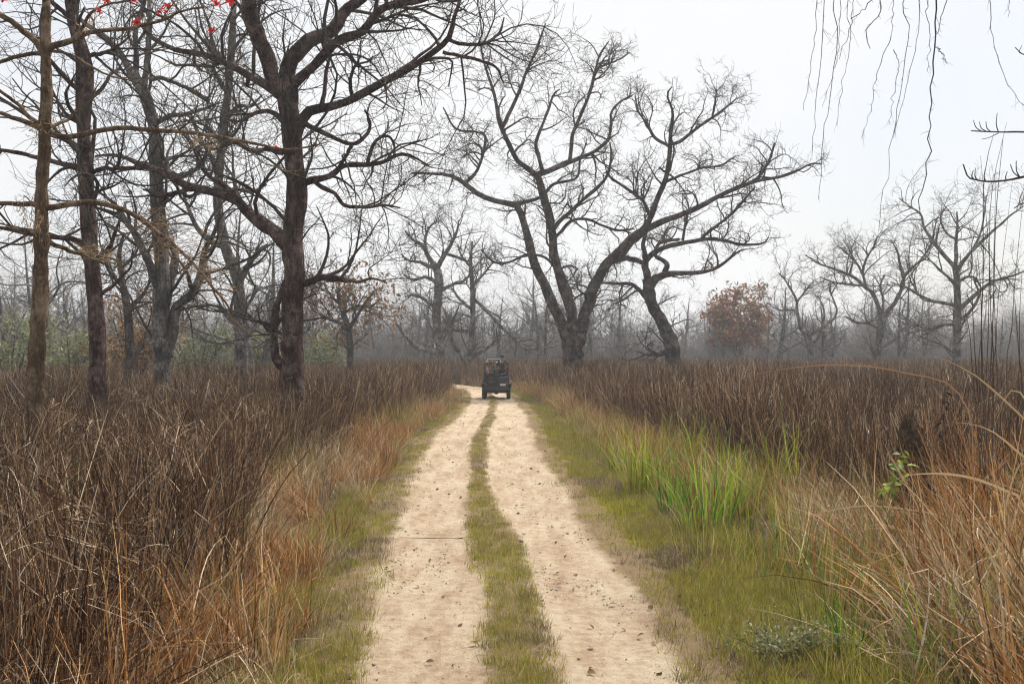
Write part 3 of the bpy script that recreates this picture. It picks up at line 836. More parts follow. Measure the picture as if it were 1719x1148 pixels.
# ================================================================== trees traced from the photograph
D_LIMBS = [
    [(491, 700, 22), (491, 620, 19), (490, 560, 17.5), (493, 460, 16.5), (492, 400, 16.5), (496, 330, 16.5), (492, 250, 16.5), (484, 170, 17), (482, 128, 16)],
    [(478, 160, 13), (462, 146, 13), (452, 115, 13), (431, 63, 13), (417, 21, 13), (413, -20, 11), (400, -90, 8), (385, -150, 5), (378, -210, 2.5)],
    [(482, 130, 13), (490, 100, 13), (515, 73, 12), (553, 52, 11), (578, 21, 10), (605, 0, 9), (640, -40, 7.5), (690, -90, 5.5), (720, -140, 3)],
    [(488, 150, 10), (498, 136, 9.5), (525, 108, 8.5), (567, 73, 8), (609, 52, 7), (640, 14, 6.5), (700, 2, 5.5), (745, -14, 4), (790, -40, 2.5)],
    [(495, 232, 10), (505, 206, 9), (522, 185, 9), (567, 178, 7), (609, 157, 7), (658, 132, 6.5), (714, 98, 6), (752, 66, 4.5), (761, 35, 3.5), (772, 0, 3), (778, -40, 2)],
    [(752, 66, 3.6), (776, 75, 3.2), (815, 73, 2.8), (838, 55, 2.2), (846, 30, 1.4)],
    [(744, 88, 3.4), (770, 94, 3.2), (794, 99, 3), (830, 112, 2.2), (846, 140, 1.4)],
    [(478, 165, 8), (460, 153, 7), (428, 132, 6.5), (383, 108, 5.5), (340, 92, 5), (296, 84, 4.5), (262, 68, 4), (244, 52, 3), (225, 25, 2)],
    [(484, 410, 13), (468, 394, 12), (438, 373, 11), (417, 357, 9), (397, 336, 8), (355, 322, 7), (314, 311, 7), (279, 293, 6), (240, 278, 5), (200, 262, 3), (160, 262, 1.6)],
    [(417, 357, 6), (400, 334, 5), (385, 318, 4.5), (366, 306, 4), (346, 290, 3.4), (330, 262, 2.2), (322, 235, 1.4)],
    [(340, 318, 4), (318, 330, 3.2), (300, 322, 3), (270, 330, 2.5), (240, 318, 1.6)],
    [(497, 312, 8), (511, 306, 6.5), (553, 296, 5), (578, 279, 4.5), (616, 277, 4), (644, 272, 3.6), (668, 260, 3), (690, 262, 2.4), (720, 278, 1.6)],
    [(616, 277, 3.4), (623, 252, 3), (637, 232, 2.6), (655, 231, 2.2), (662, 250, 1.8), (660, 262, 1.2)],
    [(526, 303, 4), (540, 314, 3.8), (560, 324, 3.6), (570, 336, 3.4), (581, 345, 3.2), (609, 348, 2.8), (644, 345, 2), (672, 349, 1.2)],
    [(500, 200, 5), (515, 209, 4.5), (553, 228, 4), (580, 240, 3.6), (600, 240, 3.4), (617, 225, 3), (622, 208, 2.4), (612, 185, 1.6)],
    [(592, 243, 3.2), (580, 262, 3), (567, 285, 2.4)],
    [(540, 178, 4), (545, 150, 3.6), (548, 120, 3), (555, 95, 2.4), (570, 92, 2), (600, 94, 1.8), (625, 105, 1.6), (640, 128, 1.2)],
    [(496, 470, 9), (511, 476, 7), (540, 466, 6), (574, 469, 4.5), (600, 473, 3), (625, 468, 2), (650, 475, 1.2)],
    [(476, 258, 5), (450, 250, 4), (425, 255, 3.4), (395, 240, 2.6), (370, 246, 1.6)],
    [(478, 205, 5), (455, 188, 4), (430, 190, 3.4), (402, 205, 2.5), (380, 200, 1.5)],
    [(480, 620, 9), (463, 600, 7.5), (459, 560, 7), (462, 520, 6), (470, 495, 4), (476, 470, 2)],
]
J_LIMBS = [
    [(964, 640, 17), (963, 612, 17), (962, 590, 18), (960, 570, 16), (950, 545, 11)],
    [(958, 580, 13), (946, 545, 11.5), (927, 508, 10), (900, 448, 9), (885, 395, 8), (871, 352, 7), (859, 343, 6), (832, 338, 5.5), (801, 325, 5), (780, 309, 4.5), (759, 296, 3.5), (725, 292, 2.6), (691, 291, 1.6)],
    [(780, 309, 3.6), (801, 286, 3.4), (812, 254, 3), (814, 228, 2.6), (800, 222, 2.2), (765, 216, 1.8), (744, 181, 1.2)],
    [(862, 344, 4), (888, 338, 3.6), (912, 328, 3.2), (932, 308, 3), (968, 299, 2.5), (974, 268, 1.8), (985, 240, 1.2)],
    [(964, 575, 14), (962, 548, 12), (947, 484, 10), (932, 432, 9), (924, 375, 8.5), (913, 333, 8), (902, 295, 7)],
    [(902, 295, 6), (885, 283, 5.6), (869, 270, 5), (855, 245, 4.6), (841, 214, 4.4), (834, 180, 3.4), (827, 150, 3), (812, 103, 2), (806, 70, 1.2)],
    [(842, 216, 4), (855, 190, 3.6), (869, 160, 3.4), (880, 130, 3), (890, 108, 2.6), (905, 70, 2), (916, 40, 1.2)],
    [(902, 293, 5.5), (920, 287, 5.2), (942, 278, 5), (958, 271, 4.6), (989, 260, 3.6), (1008, 247, 3.2), (1021, 233, 3), (1026, 205, 2.6), (1026, 190, 2.4), (1040, 172, 1.8), (1062, 160, 1.1)],
    [(956, 270, 4), (959, 245, 3.8), (962, 222, 3.6), (974, 195, 3.4), (984, 171, 3.2), (993, 145, 3), (1000, 118, 2.6), (1006, 95, 2), (1022, 70, 1.1)],
    [(1001, 116, 2), (1020, 108, 1.8), (1040, 100, 1.4), (1058, 88, 0.9)],
    [(912, 292, 4), (905, 265, 3.6), (900, 244, 3.4), (906, 220, 3), (916, 197, 2.6), (929, 160, 1.8), (940, 150, 1)],
    [(925, 390, 4.5), (940, 370, 4), (955, 358, 3.6), (985, 330, 3.4), (1010, 308, 3), (1021, 290, 2.6), (1026, 262, 2.4), (1024, 240, 1.4)],
    [(930, 400, 4), (942, 388, 3.6), (958, 372, 3), (985, 368, 2.6), (1010, 378, 2.4), (1040, 387, 2), (1065, 384, 1.2)],
    [(968, 575, 16), (974, 551, 12.5), (986, 512, 11), (1010, 455, 10.5), (1034, 428, 10.5), (1054, 408, 10), (1080, 388, 9)],
    [(1080, 388, 7.5), (1100, 377, 6.2), (1148, 359, 5.2), (1205, 330, 4.6), (1240, 315, 4), (1266, 305, 3.6), (1317, 295, 2.6), (1345, 284, 2.0), (1362, 275, 1.5), (1380, 276, 0.9)],
    [(1262, 306, 3.2), (1275, 296, 3), (1285, 281, 2.8), (1294, 262, 2.6), (1300, 240, 1.4)],
    [(1078, 390, 7), (1090, 370, 6.2), (1101, 340, 5.6), (1112, 312, 5), (1120, 288, 4.6), (1124, 255, 4.2), (1126, 225, 3.6), (1129, 189, 2.6), (1120, 160, 1.8), (1128, 146, 1)],
    [(1124, 243, 3.4), (1142, 238, 3.2), (1162, 222, 3), (1180, 208, 2.6), (1205, 192, 2), (1237, 165, 1.1)],
    [(1124, 246, 3.2), (1100, 232, 3), (1086, 208, 2.4), (1072, 188, 1.6), (1066, 160, 1)],
    [(1114, 308, 3.4), (1130, 300, 3), (1150, 292, 2.6), (1180, 282, 2.2), (1210, 278, 1.8), (1235, 262, 1)],
    [(1092, 368, 4), (1084, 345, 3.4), (1076, 334, 3), (1060, 322, 2.6), (1030, 302, 2.4), (1018, 290, 1.6)],
    [(1195, 200, 2), (1200, 175, 1.8), (1203, 150, 1)],
    [(940, 460, 3), (915, 432, 2.6), (885, 428, 2.4), (855, 440, 2.2), (830, 440, 2), (808, 420, 1.2)],
]
K_LIMBS = [
    [(1130, 625, 16), (1130, 600, 14), (1126, 575, 12), (1116, 551, 11), (1096, 514, 10), (1090, 490, 10), (1087, 468, 9)],
    [(1090, 484, 8.5), (1098, 470, 8), (1118, 460, 6.5), (1145, 458, 4), (1181, 457, 3.2), (1210, 446, 2.6), (1237, 424, 2), (1255, 418, 1)],
    [(1116, 460, 5), (1120, 446, 4.6), (1112, 436, 4), (1100, 428, 3.4), (1108, 408, 3), (1140, 402, 2.8)],
    [(1087, 468, 7), (1083, 445, 6), (1092, 430, 5.4), (1105, 420, 4.6), (1125, 412, 4), (1160, 406, 3.6), (1186, 401, 3.2), (1215, 404, 2.8), (1242, 410, 2.4), (1280, 409, 1.8), (1290, 398, 1)],
    [(1085, 452, 5), (1078, 440, 4.6), (1060, 434, 3.6), (1049, 432, 3), (1035, 440, 2.4), (1015, 442, 1.4)],
    [(1092, 505, 5), (1076, 490, 4), (1062, 478, 3.2), (1040, 476, 2.6), (1007, 476, 1.6), (990, 484, 0.9)],
    [(1084, 448, 5), (1082, 425, 4), (1080, 408, 3.4), (1086, 385, 2.4), (1082, 360, 1.4)],
    [(1176, 402, 2.6), (1195, 385, 2.4), (1225, 362, 2.2), (1250, 335, 2), (1266, 315, 1.2)],
    [(1146, 404, 2.6), (1150, 380, 2.2), (1156, 350, 1.6), (1150, 330, 1)],
    [(1120, 590, 5), (1100, 596, 3.4), (1082, 594, 2), (1070, 590, 1)],
]
B_LIMBS = [
    [(166, 680, 15), (164, 600, 13), (162, 540, 13), (158, 478, 13), (150, 400, 13), (146, 330, 13), (142, 259, 13), (140, 200, 12), (143, 138, 13.5), (138, 90, 12), (124, 40, 9.5), (118, 0, 9), (112, -60, 8), (118, -130, 6), (112, -190, 3)],
    [(136, 282, 6), (105, 276, 4.4), (70, 266, 4), (30, 256, 3.4), (-20, 248, 2.4), (-60, 240, 1.4)],
    [(150, 290, 4.4), (175, 284, 3.6), (210, 283, 3), (240, 284, 2)],
    [(142, 96, 5), (170, 90, 3.6), (195, 80, 2.8), (220, 60, 1.6)],
    [(148, 415, 6), (120, 400, 5), (90, 398, 4), (50, 392, 4), (0, 382, 3), (-40, 372, 1.6)],
    [(152, 440, 5), (175, 425, 4), (190, 400, 3), (200, 370, 1.6)],
    [(128, 50, 5), (105, 20, 4), (70, -10, 3), (40, -60, 1.6)],
    [(122, 10, 5), (150, -40, 4), (190, -80, 2)],
    [(140, 210, 4), (110, 190, 3), (90, 160, 2), (60, 150, 1)],
    [(145, 170, 4), (170, 150, 3.2), (190, 120, 2.4), (210, 118, 1.2)],
]
C_LIMBS = [
    [(272, 700, 17), (272, 620, 15), (271, 567, 15), (272, 478, 15), (270, 418, 13), (265, 344, 12), (263, 287, 11.5), (259, 215, 10), (243, 161, 9.5), (222, 122, 9)],
    [(224, 126, 6.5), (205, 96, 6), (185, 72, 5.4), (160, 52, 4.6), (138, 36, 3.6), (112, 0, 2.6), (95, -40, 1.4)],
    [(226, 128, 6), (229, 105, 5), (227, 60, 4.6), (232, 29, 4), (243, 0, 3.4), (250, -50, 2)],
    [(240, 156, 5.4), (246, 110, 4.8), (252, 43, 4.4), (250, 0, 3.6), (258, -60, 2)],
    [(268, 500, 9), (253, 448, 7), (230, 400, 6), (209, 368, 5), (190, 340, 3.4), (165, 322, 2)],
    [(280, 600, 10), (292, 545, 9), (298, 512, 8.5), (322, 492, 7.5), (338, 455, 6.5), (344, 420, 5), (360, 390, 3.6), (372, 350, 2)],
    [(276, 520, 9), (288, 470, 8), (294, 430, 7), (284, 400, 4)],
    [(264, 300, 6), (285, 292, 6), (300, 296, 5), (330, 284, 4), (345, 262, 3), (350, 235, 1.6)],
    [(258, 210, 4.5), (285, 195, 4), (320, 190, 3.2), (350, 180, 2.4), (368, 172, 1.4)],
    [(250, 135, 4), (272, 132, 3.6), (320, 150, 3), (350, 168, 2)],
    [(262, 285, 5), (240, 280, 4), (205, 284, 3), (180, 270, 1.6)],
]
E_LIMBS = [
    [(405, 680, 13), (405, 600, 11.5), (404, 537, 11), (399, 470, 9.5), (380, 420, 8.5), (366, 344, 8), (370, 260, 7), (374, 215, 7), (384, 144, 6.5), (390, 60, 5.5), (394, -10, 4.5), (404, -90, 2.4)],
    [(404, 545, 6), (385, 535, 4.4), (372, 518, 3.4), (350, 512, 2.6), (328, 520, 1.4)],
    [(378, 415, 6), (350, 402, 5), (330, 380, 4), (312, 340, 3), (305, 300, 1.6)],
    [(400, 475, 6), (420, 440, 5), (436, 420, 4), (450, 410, 2)],
    [(369, 300, 5), (350, 255, 4), (336, 230, 3), (320, 190, 2)],
    [(374, 210, 4), (398, 180, 3.4), (420, 178, 2.6), (440, 160, 1.4)],
    [(386, 120, 4), (360, 80, 3.2), (350, 40, 2.4), (335, 0, 1.4)],
    [(368, 330, 4), (395, 318, 3.4), (420, 322, 2.6), (448, 310, 1.4)],
]
F_LIMBS = [
    [(218, 660, 9), (218, 600, 8), (216, 540, 7.5), (212, 505, 6.5), (205, 470, 5), (200, 430, 4), (208, 390, 2)],
    [(218, 612, 4), (232, 590, 3.4), (243, 575, 3), (244, 556, 1.6)],
    [(214, 520, 4), (235, 500, 3.4), (248, 480, 2.4), (255, 450, 1.2)],
    [(207, 480, 4), (188, 462, 3), (176, 440, 2), (172, 410, 1)],
    [(203, 450, 3), (225, 430, 2.4), (235, 405, 1.2)],
]
G_LIMBS = [
    [(588, 640, 7), (588, 600, 6), (587, 565, 5.5), (581, 540, 5), (573, 515, 4), (568, 490, 2.4), (572, 470, 1.2)],
    [(586, 560, 4), (570, 543, 3.2), (545, 532, 2.4), (525, 520, 1.4)],
    [(586, 552, 4), (600, 530, 3), (612, 510, 2.2), (628, 490, 1.2)],
    [(576, 525, 3), (600, 515, 2.4), (622, 515, 2), (640, 500, 1)],
    [(572, 512, 3), (555, 495, 2.2), (545, 480, 1.2)],
]
H_LIMBS = [
    [(744, 640, 9), (743, 618, 8.5), (738, 577, 8), (733, 535, 7.5), (736, 490, 7.5), (736, 460, 7), (726, 441, 5.5)],
    [(728, 444, 4.6), (717, 428, 3.6), (708, 412, 3), (692, 402, 2.4), (680, 388, 1.4)],
    [(732, 452, 4.6), (748, 426, 3.8), (758, 408, 3), (768, 385, 2), (770, 370, 1)],
    [(715, 424, 3), (714, 400, 2.4), (722, 380, 1.8), (738, 370, 1)],
    [(724, 448, 3.6), (704, 440, 2.8), (688, 438, 2.2), (675, 430, 1.2)],
    [(748, 426, 3), (768, 432, 2.4), (786, 438, 2), (792, 420, 1.2)],
    [(740, 592, 5), (722, 590, 4.4), (703, 584, 4), (688, 572, 3.4), (675, 557, 2.8), (664, 542, 1.6)],
    [(735, 560, 4), (752, 550, 3.2), (762, 535, 2.4), (770, 515, 1.2)],
    [(734, 520, 4), (716, 505, 3), (698, 495, 2.2), (680, 498, 1.2)],
    [(736, 490, 4), (758, 478, 3), (780, 470, 2.2), (795, 455, 1.2)],
    [(736, 475, 4), (715, 465, 3), (695, 470, 2.2), (678, 462, 1.2)],
]
I_LIMBS = [
    [(789, 640, 6.5), (789, 612, 6), (792, 563, 5), (794, 535, 4.5), (793, 480, 4), (790, 440, 3), (793, 405, 1.6)],
    [(788, 618, 4.6), (776, 600, 4), (766, 584, 3.6), (756, 566, 3), (750, 545, 2.2), (742, 530, 1.2)],
    [(790, 600, 3.6), (808, 590, 3), (826, 578, 2.2), (838, 560, 1.2)],
    [(793, 555, 3.4), (775, 556, 2.8), (756, 554, 1.6)],
    [(794, 500, 3), (815, 520, 3), (838, 545, 3), (860, 565, 2.6), (880, 585, 2)],
    [(793, 520, 3), (770, 500, 2.4), (755, 478, 1.4)],
    [(793, 480, 2.6), (812, 460, 2), (828, 440, 1.2)],
    [(791, 450, 2.4), (775, 430, 1.8), (768, 410, 1)],
]
def zz(pts, x0=1300, y0=280, s=2.871):
    return [(x0 + p[0] / s, y0 + p[1] / s, p[2]) for p in pts]
N_LIMBS = [
    zz([(505, 990, 6), (503, 940, 5.6), (500, 860, 5.2), (508, 780, 5), (512, 735, 5)]),
    zz([(512, 740, 4), (500, 670, 3.6), (475, 610, 3.4), (440, 580, 3), (400, 545, 2.8), (360, 520, 2.5), (280, 490, 2), (210, 465, 1.5), (150, 425, 0.9)]),
    zz([(512, 735, 4), (545, 700, 3.6), (585, 650, 3.4), (620, 570, 3), (622, 520, 2.6), (605, 470, 2.2), (590, 400, 1.6), (560, 350, 0.9)]),
    zz([(620, 535, 2.6), (660, 490, 2.2), (700, 455, 1.9), (740, 400, 1.4), (760, 350, 0.9)]),
    zz([(440, 580, 2.4), (425, 520, 2), (400, 470, 1.8), (345, 410, 1.4), (300, 380, 0.9)]),
    zz([(425, 520, 2), (440, 450, 1.8), (480, 380, 1.4), (500, 330, 0.9)]),
    zz([(360, 520, 2), (375, 470, 1.6), (370, 420, 1.2), (330, 350, 0.8)]),
    zz([(500, 775, 2.6), (450, 755, 2.2), (400, 750, 1.8), (340, 720, 1)]),
    zz([(520, 720, 2.4), (525, 640, 2), (510, 580, 1.6), (530, 520, 0.9)]),
    zz([(440, 575, 2), (350, 565, 1.8), (280, 555, 1.5), (220, 530, 0.9)]),
]
O_LIMBS = [
    zz([(880, 990, 7.5), (880, 930, 7), (882, 700, 6), (880, 560, 5.4), (872, 480, 4.6)]),
    zz([(872, 485, 3.8), (830, 440, 3.4), (790, 390, 3), (745, 330, 2.6), (720, 290, 2.2), (705, 230, 1.8), (650, 190, 1.4), (600, 150, 0.9)]),
    zz([(874, 480, 3.8), (875, 400, 3), (876, 350, 2.6), (882, 280, 2), (880, 215, 1.1)]),
    zz([(880, 500, 3.8), (915, 450, 3.2), (950, 410, 2.8), (1040, 320, 2.4), (1090, 280, 2), (1130, 240, 1.6), (1200, 190, 0.9)]),
    zz([(884, 700, 4), (930, 650, 3.6), (985, 605, 3), (1040, 560, 2.6), (1090, 540, 2.2), (1150, 525, 1.8), (1240, 490, 1)]),
    zz([(880, 670, 3.6), (830, 660, 3.2), (760, 645, 2.8), (700, 620, 2.4), (640, 585, 2), (560, 555, 1)]),
    zz([(876, 350, 2.2), (830, 320, 1.8), (800, 250, 1.5), (830, 190, 1)]),
    zz([(950, 410, 2.2), (990, 330, 1.8), (1010, 240, 1.3), (1020, 140, 0.8)]),
    zz([(880, 580, 3), (850, 545, 2.6), (800, 500, 2.2), (760, 460, 1.6), (700, 400, 0.9)]),
    zz([(882, 560, 2.8), (930, 530, 2.4), (970, 540, 2), (1000, 590, 1.2)]),
    zz([(882, 760, 3.4), (820, 760, 2.8), (740, 780, 2.2), (640, 800, 1.4)]),
    zz([(884, 740, 3), (940, 700, 2.6), (985, 620, 2.2), (960, 540, 1.2)]),
]
M_LIMBS = [
    zz([(175, 990, 5), (180, 900, 4.5), (150, 810, 4), (120, 770, 3.5)]),
    zz([(125, 780, 3), (110, 700, 2.6), (105, 640, 2.2), (60, 560, 1.6), (20, 510, 0.9)]),
    zz([(150, 810, 3), (190, 800, 2.6), (250, 760, 2.2), (300, 700, 1.8), (270, 600, 1.2), (260, 560, 0.8)]),
    zz([(108, 690, 2.2), (60, 690, 1.8), (20, 690, 1.4), (-30, 660, 0.8)]),
    zz([(110, 650, 2), (140, 610, 1.6), (180, 560, 1)]),
    zz([(190, 850, 2.4), (220, 800, 2), (240, 700, 1.6), (210, 620, 1)]),
]

J_LIMBS = [J_LIMBS[0]] + [[(x, y, r * (0.88 if r > 2 else 1)) for x, y, r in l] for l in J_LIMBS[1:]]
build_tree("bare_tree", "largest dark bare tree with thick spreading limbs behind the sapling, beside the dark grass field", D_LIMBS, 30.0, seed=3, dens=0.95, mats=(M_BARK_R, M_TWIG), lump=0.12, sides=16)
build_tree("bare_tree", "bare tree with three stems spreading from one base just behind the jeep", J_LIMBS, 64.0, seed=4, dens=1.3, mats=(M_BARK_D, M_TWIG), lv=LV_KNOB, lump=0.11)
build_tree("bare_tree", "crooked leaning bare tree beside the tree with three stems", K_LIMBS, 70.0, seed=5, dens=1.25, lv=LV_KNOB, lump=0.11)
build_tree("bare_tree", "tall dark trunk with a knobbly bulge close beside the brown sapling", B_LIMBS, 24.0, seed=6, dens=0.62, mats=(M_BARK_R, M_TWIG), lump=0.12, sides=16)
build_tree("bare_tree", "bare grey trunk forked near its top, between the knobbly trunk and the largest tree", C_LIMBS, 36.0, seed=7, dens=0.62, lump=0.1, mats=(M_BARK_G, M_TWIG))
build_tree("bare_tree", "slim leaning grey tree just behind the largest dark tree's low limb", E_LIMBS, 46.0, seed=8, dens=0.65, lv=LV_MID, mats=(M_BARK_G, M_TWIG))
build_tree("bare_tree", "small dark bare tree with a hooked low branch standing before the green bushes", F_LIMBS, 50.0, seed=9, dens=0.8, lv=LV_MID)
PAL_BROWN = [(0.26, 0.14, 0.06, 4), (0.36, 0.20, 0.09, 3), (0.15, 0.08, 0.04, 2), (0.2, 0.17, 0.06, 1)]
build_tree("bare_tree", "small tree with withered brown leaves beside the largest dark tree", G_LIMBS, 75.0, seed=10, dens=0.8, lv=LV_MID,
           leafy=dict(n=1500, size=0.16, pal=PAL_BROWN, spread=0.2))
build_tree("bare_tree", "bare grey tree with one long low limb behind the straight stretch of track", H_LIMBS, 100.0, seed=11, dens=0.8, lv=LV_MID, mats=(M_BARK_G, M_TWIG))
build_tree("bare_tree", "slender bare tree forking in a V right above the jeep", I_LIMBS, 95.0, seed=12, dens=0.7, lv=LV_MID, mats=(M_BARK_G, M_TWIG))
build_tree("bare_tree", "wide spreading bare tree with a short trunk beside the tall tree near the reeds", N_LIMBS, 92.0, seed=13, dens=0.85, lv=LV_MID, mats=(M_BARK_G, M_TWIG))
build_tree("bare_tree", "tall bare tree with a fan of straight limbs behind the reed stalks", O_LIMBS, 80.0, seed=14, dens=0.85, lv=LV_MID, mats=(M_BARK_G, M_TWIG))
build_tree("bare_tree", "low crooked bare tree next to the tree with brown leaves", M_LIMBS, 105.0, seed=15, dens=0.8, lv=LV_MID, mats=(M_BARK_G, M_TWIG))

# ---- leafy brown tree
def vase_limbs(base, H, rad, rg, nl=7, spreadf=0.5, fork=0.3, r0=0.22):
    """world control rows for a generic tree: a trunk and limbs rising out of its fork"""
    z = H * fork
    lean = rg.normal(size=2) * 0.06 * H
    tr = [(base[0], base[1], 0, r0), (base[0] + lean[0] * .3, base[1] + lean[1] * .3, z * .5, r0 * .85), (base[0] + lean[0] * .6, base[1] + lean[1] * .6, z, r0 * .72),
          (base[0] + lean[0], base[1] + lean[1], H * 0.62, r0 * .4), (base[0] + lean[0] * 1.1 + rg.normal() * .3, base[1] + lean[1], H * 0.92, 0.03)]
    out = [np.array(tr)]
    S = resample(out[0], 40)
    for k in range(nl):
        t = rg.uniform(0.28, 0.75); s = S[int(t * 39)]
        a = k * 2.4 + rg.uniform(-.5, .5)
        L = H * rg.uniform(0.32, 0.62) * (1.15 - 0.5 * t)
        hz = L * rg.uniform(0.55, 1.0) * spreadf * 1.7; vz = L * rg.uniform(0.25, 0.75)
        dx, dy = math.cos(a), math.sin(a)
        c = rg.normal(size=(3, 3)) * 0.09 * L
        pts = [(s[0], s[1], s[2], s[3] * .62)]
        for q, (fh, fv) in enumerate(((0.35, 0.18), (0.7, 0.5), (1.0, 1.0))):
            pts.append((s[0] + dx * hz * fh + c[q, 0], s[1] + dy * hz * fh + c[q, 1], s[2] + vz * fv + c[q, 2] * .6, s[3] * (.45, .28, .08)[q]))
        out.append(np.array(pts))
    return out

p = at(1246, 605, 118.0)
L_ = vase_limbs((p[0], 118.0), 8.8, 4, np.random.default_rng(31), 11, 0.42, 0.3, 0.26)
build_tree("leafy_tree", "round crowned tree with brown and olive leaves before the hazy treeline", None, 118.0, world=L_, seed=31, lv=LV_MID, dens=0.8, mats=(M_BARK_G, M_TWIG),
           leafy=dict(n=5400, size=0.20, pal=[(0.34, 0.13, 0.065, 4), (0.24, 0.09, 0.05, 3.4), (0.40, 0.20, 0.09, 2), (0.19, 0.21, 0.05, 2.6)], spread=0.22, zmin=3.0))

# ---- far trees: a few of them grown, the others copies, each turned and sized on its own
FAR = []
LV_FAR = [
    dict(per_m=0.8, L=(1.4, 4.2), ang=(28, 65), m=6, rfac=0.6, rmax=0.07, tmin=0.2, curl=0.9, wig=0.22, tip=2, sides=4),
    dict(per_m=1.2, L=(0.8, 2.2), ang=(28, 65), m=5, rfac=0.65, rmax=0.03, tmin=0.12, curl=1.0, wig=0.24, tip=2, sides=3),
    dict(per_m=1.2, L=(0.5, 1.3), ang=(28, 65), m=3, rfac=0.8, rmax=0.018, tmin=0.1, curl=0.8, wig=0.2, tip=1, sides=3),
]
def far_proto(k):
    rg = np.random.default_rng(100 + k)
    H = rg.uniform(9, 13)
    C = vase_limbs((0, 0), H, 0, rg, int(rg.integers(6, 10)), rg.uniform(0.4, 0.65), rg.uniform(0.22, 0.4), rg.uniform(0.2, 0.32))
    ch = []; P = []; Rr = []
    for c in C:
        S = resample(c, 14)
        ch.append(tubes(S[None, :, :3], S[None, :, 3], 6, 0.06, False, k)); P.append(S[:, :3]); Rr.append(S[:, 3])
    tv, tq = join(ch)
    P, Rr = np.array(P), np.array(Rr)
    cc = []
    for li, g in enumerate(LV_FAR):
        g = dict(g); sd_ = g.pop("sides")
        P, Rr = grow(P, Rr, rg=rg, up=0.14, rmin=0.007, **g)
        cc.append(tubes(P, Rr, sd_, seed=k))
    cv, cq = join(cc)
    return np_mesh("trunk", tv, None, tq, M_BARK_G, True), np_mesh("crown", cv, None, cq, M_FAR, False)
FARM = [far_proto(k) for k in range(8)]

